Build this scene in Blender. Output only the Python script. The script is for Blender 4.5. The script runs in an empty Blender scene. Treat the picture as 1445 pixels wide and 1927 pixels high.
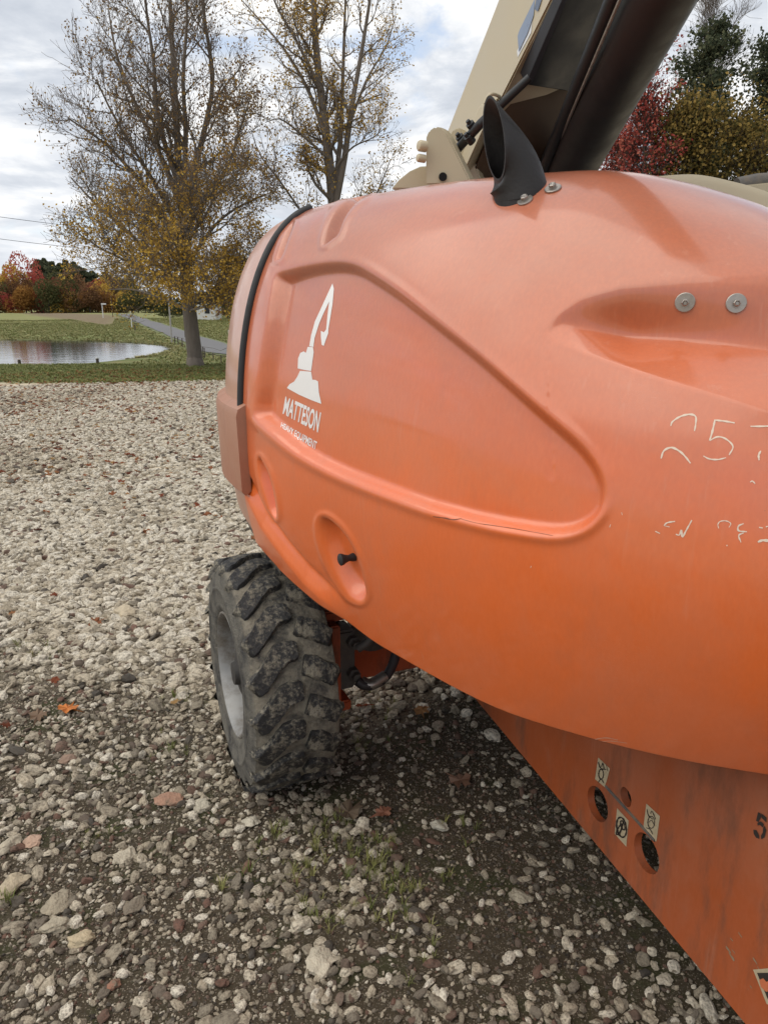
import bpy, bmesh, math, random
import numpy as np
from mathutils import Vector, Matrix, noise as mnoise, geometry as mgeo
from mathutils.bvhtree import BVHTree
random.seed(7); rng = np.random.default_rng(7)
R = math.radians
S = bpy.context.scene
COL = S.collection

# ------------------------------------------------------------------ camera, sky, sun, exposure
CAM_H = 1.65; PITCH = R(15.6); F = 26.0/36.0*1927; CX, CY = 722.5, 963.5
CT, ST = math.cos(PITCH), math.sin(PITCH)
cam_d = bpy.data.cameras.new('camera'); cam = bpy.data.objects.new('camera', cam_d); COL.objects.link(cam)
cam.location = (0, 0, CAM_H); cam.rotation_euler = (math.pi/2 - PITCH, 0, 0)
cam_d.sensor_fit = 'VERTICAL'; cam_d.sensor_height = 36; cam_d.lens = 26; cam_d.clip_start = 0.05; cam_d.clip_end = 5000
S.camera = cam
SUN_EL, SUN_AZ = R(56), R(-112)          # azimuth from +Y towards +X
world = bpy.data.worlds.new('World'); S.world = world; world.use_nodes = True
SKY_STRENGTH = 0.12
sun_d = bpy.data.lights.new('sun', 'SUN'); sun_d.energy = 1.5; sun_d.angle = R(75); sun_d.color = (1, .92, .79)
sun = bpy.data.objects.new('sun', sun_d); COL.objects.link(sun)
sv = Vector((math.sin(SUN_AZ)*math.cos(SUN_EL), math.cos(SUN_AZ)*math.cos(SUN_EL), math.sin(SUN_EL)))
sun.rotation_euler = sv.to_track_quat('Z', 'Y').to_euler(); sun.location = (-10, 10, 30)
S.view_settings.view_transform = 'Standard'; S.view_settings.look = 'None'
S.view_settings.exposure = 0.42; S.view_settings.gamma = 1.0; S.view_settings.use_curve_mapping = False

# ------------------------------------------------------------------ node helper
class NT:
    def __init__(s, tree): s.t = tree; s.n = tree.nodes; s.l = tree.links
    def add(s, typ, ins=None, **kw):
        n = s.n.new(typ)
        for k, v in kw.items(): setattr(n, k, v)
        for k, v in (ins or {}).items():
            sock = n.inputs[k]
            if isinstance(v, bpy.types.NodeSocket): s.l.new(v, sock)
            else:
                if sock.type == 'RGBA' and len(v) == 3: v = (*v, 1)
                sock.default_value = v
        return n
    def math(s, op, a, b=0.0, c=0.0, clamp=False):
        n = s.n.new('ShaderNodeMath'); n.operation = op; n.use_clamp = clamp
        for i, v in enumerate((a, b, c)):
            if isinstance(v, bpy.types.NodeSocket): s.l.new(v, n.inputs[i])
            else: n.inputs[i].default_value = v
        return n.outputs[0]
    def sm(s, v, a, b, lo=0.0, hi=1.0):
        n = s.n.new('ShaderNodeMapRange'); n.interpolation_type = 'SMOOTHSTEP'
        s.l.new(v, n.inputs[0])
        for i, q in zip((1, 2, 3, 4), (a, b, lo, hi)): n.inputs[i].default_value = q
        return n.outputs[0]
    def noise(s, vec, scale, detail=4, rough=.5, dist=0.0):
        n = s.n.new('ShaderNodeTexNoise')
        if vec is not None: s.l.new(vec, n.inputs['Vector'])
        n.inputs['Scale'].default_value = scale; n.inputs['Detail'].default_value = detail
        n.inputs['Roughness'].default_value = rough; n.inputs['Distortion'].default_value = dist
        return n.outputs[0]
    def mix(s, f, a, b, blend='MIX'):
        n = s.n.new('ShaderNodeMix'); n.data_type = 'RGBA'; n.blend_type = blend
        for sock, v in ((n.inputs[0], f), (n.inputs[6], a), (n.inputs[7], b)):
            if isinstance(v, bpy.types.NodeSocket): s.l.new(v, sock)
            elif isinstance(v, (int, float)): sock.default_value = v
            else: sock.default_value = (*v, 1) if len(v) == 3 else v
        return n.outputs[2]
    def mapping(s, vec, scale=(1, 1, 1), rot=(0, 0, 0), loc=(0, 0, 0)):
        n = s.n.new('ShaderNodeMapping'); s.l.new(vec, n.inputs[0])
        n.inputs[1].default_value = loc; n.inputs[2].default_value = rot; n.inputs[3].default_value = scale
        return n.outputs[0]
    def ramp(s, f, stops):
        n = s.n.new('ShaderNodeValToRGB'); s.l.new(f, n.inputs[0]); e = n.color_ramp.elements
        while len(e) < len(stops): e.new(.5)
        for el, (p, c) in zip(e, stops): el.position = p; el.color = (*c, 1)
        return n.outputs[0]
    def bump(s, h, strength=.5, dist=.01):
        n = s.n.new('ShaderNodeBump'); s.l.new(h, n.inputs['Height'])
        n.inputs['Strength'].default_value = strength; n.inputs['Distance'].default_value = dist
        return n.outputs[0]
    def attr(s, name, typ='GEOMETRY', out='Fac'):
        n = s.n.new('ShaderNodeAttribute'); n.attribute_name = name; n.attribute_type = typ; return n.outputs[out]

def mat(name, fn):
    m = bpy.data.materials.new(name); m.use_nodes = True; m.node_tree.nodes.clear()
    t = NT(m.node_tree); out = t.add('ShaderNodeOutputMaterial')
    geo = t.add('ShaderNodeNewGeometry'); t.pos = geo.outputs['Position']; t.geo = geo
    tc = t.add('ShaderNodeTexCoord'); t.obj = tc.outputs['Object']
    kw = fn(t)
    if isinstance(kw, dict):
        b = t.add('ShaderNodeBsdfPrincipled', kw).outputs[0]
    else: b = kw
    t.l.new(b, out.inputs['Surface']); return m

def simple(name, c, rough=.5, metal=0.0, var=.25, scale=30, bump=.15, bd=.002, coat=0.0, dirt=None, dirt_amt=.5):
    def fn(t):
        n = t.noise(t.pos, scale, 6, .6)
        dark = tuple(x*(1-var) for x in c); lite = tuple(min(1, x*(1+var)) for x in c)
        col = t.mix(n, dark, lite)
        r = t.sm(n, .3, .7, max(.02, rough-.08), min(1, rough+.1))
        if dirt:
            n2 = t.sm(t.noise(t.pos, scale*.22, 8, .7), .62-dirt_amt*.3, .75-dirt_amt*.2)
            col = t.mix(n2, col, dirt); r = t.mix(n2, r, (.9, .9, .9))
        k = {'Base Color': col, 'Roughness': r, 'Metallic': metal, 'Coat Weight': coat, 'Coat Roughness': .2}
        if bump: k['Normal'] = t.bump(t.noise(t.pos, scale*3, 4), bump, bd)
        return k
    return mat(name, fn)

# ------------------------------------------------------------------ sky: Nishita seen through a broken cloud deck
w = NT(world.node_tree); w.n.clear()
out = w.add('ShaderNodeOutputWorld')
sky = w.add('ShaderNodeTexSky', sky_type='NISHITA', sun_disc=False, sun_elevation=SUN_EL, sun_rotation=SUN_AZ, altitude=200)
tc = w.add('ShaderNodeTexCoord').outputs['Generated']
sep = w.add('ShaderNodeSeparateXYZ', {0: tc})
zc = w.math('ADD', w.math('MAXIMUM', sep.outputs[2], 0.0), .16)
px_ = w.math('DIVIDE', sep.outputs[0], zc); py_ = w.math('DIVIDE', sep.outputs[1], zc)
cv = w.add('ShaderNodeCombineXYZ', {0: px_, 1: py_, 2: 1.7}).outputs[0]
n1 = w.noise(w.mapping(cv, (1, 1, 1), loc=(.35, .1, 0)), 1.25, 9, .58, .5)
n2 = w.noise(w.mapping(cv, (1, 1, 1), loc=(7.3, 2.9, 4)), 2.0, 9, .6, .3)
n3 = w.noise(w.mapping(cv, (1, 1, 1), loc=(3.3, 5.9, 9)), .8, 4, .5, .2)
cover = w.sm(w.math('ADD', n1, w.math('MULTIPLY', n3, .25)), .46, .60)
shade = w.sm(w.math('ADD', w.math('MULTIPLY', n2, .75), w.math('MULTIPLY', n1, .25)), .36, .64)
cl = w.ramp(shade, [(0, (3.6, 3.9, 4.4)), (.45, (4.7, 4.95, 5.35)), (.8, (6.1, 6.2, 6.35)), (1, (7.2, 7.15, 7.0))])
skc = w.mix(1.0, sky.outputs[0], (1.25, 1.25, 1.25), 'MULTIPLY')
skc = w.mix(.45, skc, (5.2, 5.6, 6.2))
colr = w.mix(cover, skc, cl)
hz = w.sm(sep.outputs[2], 0.0, .22, 1.0, 0.0)
colr = w.mix(w.math('MULTIPLY', hz, .55), colr, (5.6, 5.8, 6.1))
bg = w.add('ShaderNodeBackground', {'Color': colr, 'Strength': SKY_STRENGTH})
w.l.new(bg.outputs[0], out.inputs[0])

# ------------------------------------------------------------------ geometry helpers
def ray(px, py):
    x = (px-CX)/F; y = (CY-py)/F
    return np.array([x, CT+y*ST, -ST+y*CT])
def P(px, py, Y):                      # world point seen at a pixel of the photograph, at world distance Y
    d = ray(px, py); return Vector((d[0]*Y/d[1], Y, CAM_H+d[2]*Y/d[1]))
def G(px, py, z=0.0):                  # the same, on the horizontal plane z
    d = ray(px, py); t = (z-CAM_H)/d[2]; return Vector((d[0]*t, d[1]*t, z))
def proj(V):                           # world points -> photograph pixels
    V = np.asarray(V, float); dz = V[..., 2]-CAM_H
    dep = V[..., 1]*CT - dz*ST; yc = (dz*CT+V[..., 1]*ST)/dep
    return CX+F*V[..., 0]/dep, CY-F*yc, dep

def link(name, me, m=None, parent=None, smooth=False):
    o = bpy.data.objects.new(name, me); COL.objects.link(o)
    if m is not None and me is not None and not me.materials: me.materials.append(m)
    if smooth: me.polygons.foreach_set('use_smooth', [True]*len(me.polygons))
    if parent is not None: o.parent = parent
    return o
def tag(o, label=None, cat=None, group=None, kind=None):
    if label: o['label'] = label
    if cat: o['category'] = cat
    if group: o['group'] = group
    if kind: o['kind'] = kind
    return o
def empty(name, loc=(0, 0, 0), label=None, cat=None, group=None, parent=None):
    o = bpy.data.objects.new(name, None); COL.objects.link(o); o.location = loc; o.empty_display_size = .1
    if parent is not None: o.parent = parent
    return tag(o, label, cat, group)

class MB:
    """collects geometry for one mesh"""
    def __init__(s): s.v = []; s.f = []; s.n = 0; s.a = []
    def add(s, verts, faces, tint=0.0):
        verts = np.asarray(verts, float).reshape(-1, 3)
        for f in faces: s.f.append([i+s.n for i in f])
        s.v.append(verts); s.a.append(np.full(len(verts), tint) if np.isscalar(tint) else np.asarray(tint)); s.n += len(verts); return s
    def box(s, c, h, ax=None):
        c = np.array(c, float); h = np.array(h, float); ax = np.eye(3) if ax is None else np.array(ax, float)
        vs = [c+ax[0]*h[0]*i+ax[1]*h[1]*j+ax[2]*h[2]*k for i in (-1, 1) for j in (-1, 1) for k in (-1, 1)]
        return s.add(vs, [(0, 1, 3, 2), (4, 6, 7, 5), (0, 4, 5, 1), (2, 3, 7, 6), (0, 2, 6, 4), (1, 5, 7, 3)])
    def tube(s, pts, rad, k=8, cap=True, tint=0.0):
        pts = np.asarray(pts, float); n = len(pts); rad = np.full(n, rad) if np.isscalar(rad) else np.asarray(rad, float)
        d = np.gradient(pts, axis=0); d /= np.linalg.norm(d, axis=1)[:, None]+1e-9
        up = np.array([0, 0, 1.]) if abs(d[0][2]) < .9 else np.array([1., 0, 0])
        a = np.cross(d, up); 
        bad = np.linalg.norm(a, axis=1) < 1e-4; a[bad] = [1, 0, 0]
        for i in range(1, n):
            a[i] = a[i-1]-d[i]*np.dot(a[i-1], d[i]); a[i] /= np.linalg.norm(a[i])+1e-9
        a[0] /= np.linalg.norm(a[0]); b = np.cross(d, a)
        th = np.arange(k)*2*math.pi/k
        ring = pts[:, None]+rad[:, None, None]*(a[:, None]*np.cos(th)[None, :, None]+b[:, None]*np.sin(th)[None, :, None])
        fs = [(i*k+j, i*k+(j+1) % k, (i+1)*k+(j+1) % k, (i+1)*k+j) for i in range(n-1) for j in range(k)]
        if cap: fs += [tuple(range(k-1, -1, -1)), tuple((n-1)*k+j for j in range(k))]
        return s.add(ring.reshape(-1, 3), fs, tint)
    def lathe(s, prof, c, ax, k=48, close=False):
        """prof: (offset along axis, radius) ; ax: unit axis"""
        c = np.array(c, float); ax = np.array(ax, float)/np.linalg.norm(ax)
        r = np.array([0, 0, 1.]) if abs(ax[2]) < .9 else np.array([1., 0, 0]); u = np.cross(ax, r); u /= np.linalg.norm(u); v = np.cross(ax, u)
        th = np.arange(k)*2*math.pi/k; pr = np.array(prof, float)
        V = c+pr[:, 0][:, None, None]*ax+pr[:, 1][:, None, None]*(u*np.cos(th)[:, None]+v*np.sin(th)[:, None])[None]
        n = len(pr); fs = [(i*k+j, (i+1)*k+j, (i+1)*k+(j+1) % k, i*k+(j+1) % k) for i in range(n-1 if not close else n) for j in range(k)] if not close else \
            [((i)*k+j, ((i+1) % n)*k+j, ((i+1) % n)*k+(j+1) % k, i*k+(j+1) % k) for i in range(n) for j in range(k)]
        if not close: fs += [tuple(range(k)), tuple((n-1)*k+j for j in range(k-1, -1, -1))]
        return s.add(V.reshape(-1, 3), fs)
    def prism(s, poly, off):
        """poly: 3-D outline; extruded by vector off"""
        A = np.array(poly, float); B = A+np.array(off, float); n = len(A)
        return s.add(np.vstack([A, B]), [tuple(range(n)), tuple(range(2*n-1, n-1, -1))]+[(i, i+n, (i+1) % n+n, (i+1) % n) for i in range(n)])
    def build(s, name, m, parent=None, smooth=False, bevel=0.0, segs=2, weld=False, attr=False, fix=True):
        me = bpy.data.meshes.new(name); V = np.vstack(s.v); me.from_pydata(V.tolist(), [], s.f)
        if attr:
            at = me.attributes.new('tint', 'FLOAT', 'POINT'); at.data.foreach_set('value', np.concatenate(s.a).astype(np.float32))
        if fix or bevel:
            bm = bmesh.new(); bm.from_mesh(me)
            bmesh.ops.recalc_face_normals(bm, faces=bm.faces)
            if bevel:
                es = [e for e in bm.edges if len(e.link_faces) == 2 and e.calc_face_angle(0) > R(30)]
                bmesh.ops.bevel(bm, geom=es, offset=bevel, segments=segs, affect='EDGES', clamp_overlap=True)
            bm.to_mesh(me); bm.free()
        o = link(name, me, m, parent, smooth or bevel > 0)
        if smooth or bevel:
            me.set_sharp_from_angle(angle=R(38))
        return o

def np_mesh(name, V, Q, m, parent=None, smooth=True, tint=None):
    """fast mesh from arrays: V (n,3), Q (m,3|4)"""
    me = bpy.data.meshes.new(name); V = np.asarray(V, np.float32); Q = np.asarray(Q, np.int32); k = Q.shape[1]
    me.vertices.add(len(V)); me.vertices.foreach_set('co', V.ravel())
    me.loops.add(Q.size); me.loops.foreach_set('vertex_index', Q.ravel())
    me.polygons.add(len(Q)); me.polygons.foreach_set('loop_start', np.arange(0, Q.size, k, dtype=np.int32))
    me.polygons.foreach_set('use_smooth', np.full(len(Q), smooth, bool))
    me.update(calc_edges=True); me.validate()
    if tint is not None:
        at = me.attributes.new('tint', 'FLOAT', 'POINT'); at.data.foreach_set('value', np.asarray(tint, np.float32))
    return link(name, me, m, parent)

def spline(pts, n):
    """Catmull-Rom through control points, n samples evenly spaced by length"""
    p = np.asarray(pts, float); p = np.vstack([2*p[0]-p[1], p, 2*p[-1]-p[-2]]); o = []
    for i in range(1, len(p)-2):
        t = np.linspace(0, 1, 40, endpoint=False)[:, None]
        a, b, c, d = p[i-1:i+3]
        o.append(.5*((2*b)+(c-a)*t+(2*a-5*b+4*c-d)*t**2+(3*b-a-3*c+d)*t**3))
    o = np.vstack(o+[p[-2][None]]); L = np.r_[0, np.cumsum(np.linalg.norm(np.diff(o, axis=0), axis=1))]
    s = np.linspace(0, L[-1], n); return np.stack([np.interp(s, L, o[:, k]) for k in range(p.shape[1])], 1)
def sstep(x, a, b): t = np.clip((x-a)/(b-a), 0, 1); return t*t*(3-2*t)
def sdf(px, py, poly):
    """signed distance (positive inside) to a closed polygon"""
    P2 = np.array(poly, float); d = np.full(px.shape, 1e9); ins = np.zeros(px.shape, bool)
    for a, b in zip(P2, np.roll(P2, -1, 0)):
        e = b-a; wx, wy = px-a[0], py-a[1]; t = np.clip((wx*e[0]+wy*e[1])/(e@e), 0, 1)
        d = np.minimum(d, np.hypot(wx-e[0]*t, wy-e[1]*t))
        c = ((a[1] > py) != (b[1] > py)); 
        with np.errstate(divide='ignore', invalid='ignore'):
            xi = a[0]+(py-a[1])*(b[0]-a[0])/(b[1]-a[1])
        ins ^= c & (px < xi)
    return np.where(ins, d, -d)
def vnoise(x, y, s, seed=0, octs=4):
    """cheap fractal value noise on arrays"""
    out = np.zeros(np.shape(x)); amp = 1; tot = 0
    for o in range(octs):
        r = np.random.default_rng(seed*31+o); T = r.random((257, 257))
        xx = np.asarray(x)*s*2**o+37.3*o+500; yy = np.asarray(y)*s*2**o+11.7*o+500
        xi = np.floor(xx).astype(int); yi = np.floor(yy).astype(int); fx = xx-xi; fy = yy-yi
        fx = fx*fx*(3-2*fx); fy = fy*fy*(3-2*fy); xi %= 256; yi %= 256
        out += amp*((T[yi, xi]*(1-fx)+T[yi, xi+1]*fx)*(1-fy)+(T[yi+1, xi]*(1-fx)+T[yi+1, xi+1]*fx)*fy)
        tot += amp; amp *= .5
    return out/tot
# ================================================================== THE BOOM LIFT
def paint(name, base, faded, fz=(1.0, 1.9), fade_amt=.5, coat=.5, rough=.38, dust=.0, streak=.0, grime=None):
    def fn(t):
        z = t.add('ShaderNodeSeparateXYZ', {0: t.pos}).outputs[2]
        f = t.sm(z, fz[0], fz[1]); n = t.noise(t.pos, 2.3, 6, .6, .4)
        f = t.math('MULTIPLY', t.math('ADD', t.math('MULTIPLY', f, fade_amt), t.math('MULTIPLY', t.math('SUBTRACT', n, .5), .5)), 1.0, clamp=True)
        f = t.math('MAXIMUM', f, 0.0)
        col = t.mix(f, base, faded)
        fine = t.noise(t.mapping(t.pos, (1, 1, .4)), 140, 5, .6)
        col = t.mix(t.math('MULTIPLY', t.sm(fine, .3, .75), .10), col, tuple(min(1, c*1.5+.05) for c in base))
        # chalky wipes and vertical water marks
        wipe = t.sm(t.noise(t.mapping(t.pos, (2.2, 2.2, .8)), 6, 7, .65, .3), .50, .78)
        col = t.mix(t.math('MULTIPLY', wipe, .16+streak), col, faded)
        pat = t.sm(t.noise(t.pos, 1.15, 9, .72, .8), .42, .66); col = t.mix(t.math('MULTIPLY', pat, .20), col, tuple(.6*a_+.4*b_ for a_, b_ in zip(faded, (.5, .36, .28))))
        smu = t.sm(t.noise(t.mapping(t.pos, (1, 1, .45), rot=(.2, 0, .4)), 11, 9, .75, .6), .60, .78); col = t.mix(t.math('MULTIPLY', smu, .22), col, (.30, .13, .085))
        run = t.sm(t.noise(t.mapping(t.pos, (16, 16, .5)), 2.4, 4, .6), .60, .72); run = t.math('MULTIPLY', run, t.sm(t.noise(t.pos, 2.0, 3), .45, .6)); col = t.mix(t.math('MULTIPLY', run, .14), col, (.62, .34, .24))
        # scratches
        sc = t.noise(t.mapping(t.pos, (1, 1.3, 9), rot=(.5, .3, .2)), 26, 3, .7, 1.4)
        sc = t.sm(t.math('ABSOLUTE', t.math('SUBTRACT', sc, .5)), 0.0, .0045, 1.0, 0.0)
        gate = t.sm(t.noise(t.pos, 4.5, 3), .56, .66)
        col = t.mix(t.math('MULTIPLY', t.math('MULTIPLY', sc, gate), .28), col, (.75, .5, .42))
        # specks
        vo = t.add('ShaderNodeTexVoronoi', {'Vector': t.pos, 'Scale': 42}); 
        sp = t.math('MULTIPLY', t.sm(vo.outputs['Distance'], .02, .06, 1.0, 0.0), t.sm(t.add('ShaderNodeSeparateColor', {0: vo.outputs['Color']}).outputs[0], .82, .9))
        col = t.mix(t.math('MULTIPLY', sp, .55), col, (.22, .08, .04))
        r = t.sm(t.noise(t.pos, 3.1, 7, .65), .3, .7, rough-.08, rough+.12)
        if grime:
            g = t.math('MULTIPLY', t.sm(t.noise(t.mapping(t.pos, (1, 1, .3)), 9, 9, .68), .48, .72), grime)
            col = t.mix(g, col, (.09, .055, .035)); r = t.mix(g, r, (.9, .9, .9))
        orange_peel = t.math('ADD', t.noise(t.pos, 5, 2), t.math('MULTIPLY', t.noise(t.pos, 160, 2), .02))
        return {'Base Color': col, 'Roughness': r, 'Coat Weight': coat, 'Coat Roughness': t.sm(n, .3, .7, .06, .18), 'Normal': t.bump(orange_peel, .12, .02)}
    return mat(name, fn)
M_HOOD = paint('orange_gelcoat', (.74, .138, .022), (.34, .118, .068), (1.05, 1.90), .84, coat=.85)  # height fade: chalked paint plus sky reflection and gravel bounce mixed into the colour
M_COVER = paint('faded_orange_gelcoat', (.44, .20, .13), (.50, .30, .22), (1.0, 1.8), .5, coat=.4)
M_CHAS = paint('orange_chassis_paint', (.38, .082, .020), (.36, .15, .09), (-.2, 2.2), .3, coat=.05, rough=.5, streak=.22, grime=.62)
M_RUB = simple('black_rubber', (.018, .018, .02), .6, var=.3)
M_BLACK = simple('black_paint', (.010, .0115, .014), .46, var=.3, scale=14, dirt=(.035, .033, .031), dirt_amt=-.1)
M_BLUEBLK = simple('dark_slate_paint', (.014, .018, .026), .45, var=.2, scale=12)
M_PIPE = simple('sooty_steel', (.022, .020, .020), .55, metal=.25, var=.5, scale=40, bump=.4, dirt=(.075, .06, .05), dirt_amt=.22)
M_SOOT_SHADE = simple('soot_and_shade', (.004, .004, .005), .95, var=.3)
M_BEIGE = simple('beige_boom_paint', (.46, .40, .275), .42, var=.08, scale=5, bump=.05, coat=.15, dirt=(.36, .29, .19), dirt_amt=-.12)
M_STEEL = simple('dull_steel', (.36, .33, .30), .38, metal=.8, var=.3, scale=60, dirt=(.16, .11, .08), dirt_amt=.15)
M_SILVER = simple('silver_rim_paint', (.42, .43, .44), .42, metal=.35, var=.15, scale=25, bump=.3, dirt=(.23, .19, .14), dirt_amt=.12)
M_BROWN = simple('brown_reflection_plate', (.085, .055, .034), .6, var=.5, scale=8, bump=.3)  # brown of an interior reflection, put into the plate's base colour
M_WHITE = simple('white_vinyl', (.74, .73, .72), .45, var=.04, scale=40, bump=0)
M_MARK = simple('white_paint_pen', (.72, .60, .48), .6, var=.15, scale=200, bump=0)
M_GREY = simple('greasy_grey_metal', (.10, .09, .08), .6, var=.5, scale=50, bump=.4, dirt=(.18, .14, .10), dirt_amt=.3)
M_HOSE = simple('hydraulic_hose', (.035, .03, .033), .5, var=.4, scale=60)

lift = empty('boom_lift', (.45, 2.9, 0), 'large orange boom lift with rounded hood, black exhaust and beige boom on the gravel', 'boom lift')
def LP(o):                              # keep world coordinates while parenting to the lift empty
    o.parent = lift; o.matrix_parent_inverse = Matrix.Translation(-lift.location); return o

# ---- plan curve of the turntable covers at the bulge, far left end first
plan = [(-.10, 3.75), (-.34, 3.45), (-.50, 3.12), (-.565, 2.86), (-.562, 2.64), (-.49, 2.36), (-.335, 2.06), (-.08, 1.72), (.215, 1.36), (.62, 1.08), (1.15, .96), (1.8, .98)]
NS = 2400; C = spline(plan, NS)
Tn = np.gradient(C, axis=0); Tn /= np.linalg.norm(Tn, axis=1)[:, None]; Nin = np.stack([-Tn[:, 1], Tn[:, 0]], 1)   # inward normal
_k = np.hanning(181); _k /= _k.sum(); Nin = np.stack([np.convolve(np.pad(Nin[:, i], 90, mode='edge'), _k, 'valid') for i in (0, 1)], 1); Nin /= np.linalg.norm(Nin, axis=1)[:, None]
C = np.stack([np.convolve(np.pad(C[:, i], 20, mode='reflect', reflect_type='odd'), np.hanning(41)/np.hanning(41).sum(), 'valid') for i in (0, 1)], 1)
if (Nin[NS//2] @ np.array([1, 1])) < 0: Nin = -Nin
sv_ = np.linspace(0, 1, NS)
kpos = []                                # parameter of each control point
for p in plan: kpos.append(sv_[np.argmin(np.hypot(C[:, 0]-p[0], C[:, 1]-p[1]))])
def par(vals): return np.interp(sv_, kpos, vals)
def smooth1(a, n=101):
    k = np.hanning(n); k /= k.sum(); return np.convolve(np.pad(a, n//2, mode='edge'), k, 'valid')
#              back ............ seam
z_bot = smooth1(par([1.00, 1.00, 1.00, 1.00, .99, .967, .888, .805, .80, .833, .85, .85]))
z_blg = smooth1(par([1.22, 1.22, 1.22, 1.22, 1.22, 1.22, 1.22, 1.21, 1.20, 1.19, 1.18, 1.18]))
z_top = smooth1(par([1.90, 1.90, 1.91, 1.912, 1.917, 1.93, 1.94, 1.943, 1.925, 1.81, 1.54, 1.36]), 221)
ins_t = smooth1(par([.25, .25, .25, .25, .27, .30, .33, .38, .47, .58, .68, .74]), 181)
ins_b = smooth1(par([.02, .02, .02, .02, .02, .03, .05, .07, .085, .10, .11, .11]))
expo = smooth1(par([2.3, 2.3, 2.3, 2.3, 2.3, 2.3, 2.3, 2.25, 2.15, 2.05, 2.0, 2.0]))
def hood_surface(i0, i1, step_s, nrow_lo, nrow_hi, nroof):
    idx = np.arange(i0, i1, step_s)
    rows = []
    for k in range(3):                     # return lip under the bottom edge
        q = (.05, .02, .004)[k]; rows.append(C[idx]+Nin[idx]*(ins_b[idx]+q)[:, None]); rows[-1] = np.c_[rows[-1], z_bot[idx]+(.012, .002, -.003)[k]]
    for k in range(nrow_lo):
        a = k/nrow_lo; z = z_bot[idx]+(z_blg[idx]-z_bot[idx])*a
        rows.append(np.c_[C[idx]+Nin[idx]*(ins_b[idx]*(1-a)**1.8)[:, None], z])
    for k in range(nrow_hi):
        ph = k/(nrow_hi-1)*math.pi/2; e = 2/expo[idx]
        z = z_blg[idx]+(z_top[idx]-z_blg[idx])*np.sin(ph)**e
        rows.append(np.c_[C[idx]+Nin[idx]*(ins_t[idx]*(1-np.cos(ph)**e))[:, None], z])
    for k in range(1, nroof+1):
        q = k*.04; rows.append(np.c_[C[idx]+Nin[idx]*(ins_t[idx]+q)[:, None], z_top[idx]-1.3*q*q])
    return idx, np.array(rows)
def grid_faces(nr, nc):
    a = np.arange(nr*nc).reshape(nr, nc)
    return np.stack([a[:-1, :-1], a[:-1, 1:], a[1:, 1:], a[1:, :-1]], -1).reshape(-1, 4)
def grid_normals(G3):
    du = np.gradient(G3, axis=1); dv = np.gradient(G3, axis=0); n = np.cross(du, dv)
    n /= np.linalg.norm(n, axis=2)[..., None]+1e-12; return n

# ---- moulded features, described where they are seen on the hood
PANEL = [(518, 514), (545, 505), (580, 497), (620, 491), (650, 492), (675, 499), (705, 517), (750, 548), (800, 588), (850, 627), (900, 667), (950, 710), (1000, 754), (1050, 797), (1090, 832), (1118, 866), (1135, 900), (1139, 930), (1131, 962), (1108, 988), (1075, 1003), (1035, 1007), (980, 1000), (920, 989), (860, 974), (800, 957), (740, 935), (680, 912), (620, 886), (560, 853), (515, 818), (484, 790), (477, 775), (479, 740), (485, 690), (493, 640), (502, 585), (511, 540)]
LENS1 = [(488, 862), (495, 870), (507, 895), (516, 930), (521, 965), (518, 975), (508, 962), (497, 930), (488, 895), (485, 868)]
LENS2 = [(612, 972), (632, 985), (655, 1012), (672, 1045), (683, 1080), (690, 1112), (686, 1128), (674, 1132), (652, 1118), (627, 1080), (608, 1035), (600, 1000), (602, 978)]
NOTCH1 = [(700, 360), (668, 368), (640, 386), (622, 411), (612, 440), (609, 462), (624, 452), (637, 441), (648, 413), (666, 387)]
NOTCH2 = [(553, 418), (537, 436), (527, 465), (521, 489), (531, 483), (541, 455)]
def closed(poly, n=5):
    p = np.array(poly, float); o = []
    for i in range(len(p)):
        a_, b_, c_, d_ = p[i-1], p[i], p[(i+1) % len(p)], p[(i+2) % len(p)]
        for t in np.arange(n)/n: o.append(.5*((2*b_)+(c_-a_)*t+(2*a_-5*b_+4*c_-d_)*t**2+(3*b_-a_-3*c_+d_)*t**3))
    return [tuple(q) for q in o]
LENS1, LENS2, NOTCH1, NOTCH2, PANEL = closed(LENS1), closed(LENS2), closed(NOTCH1, 3), closed(NOTCH2, 3), closed(PANEL, 2)
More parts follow.
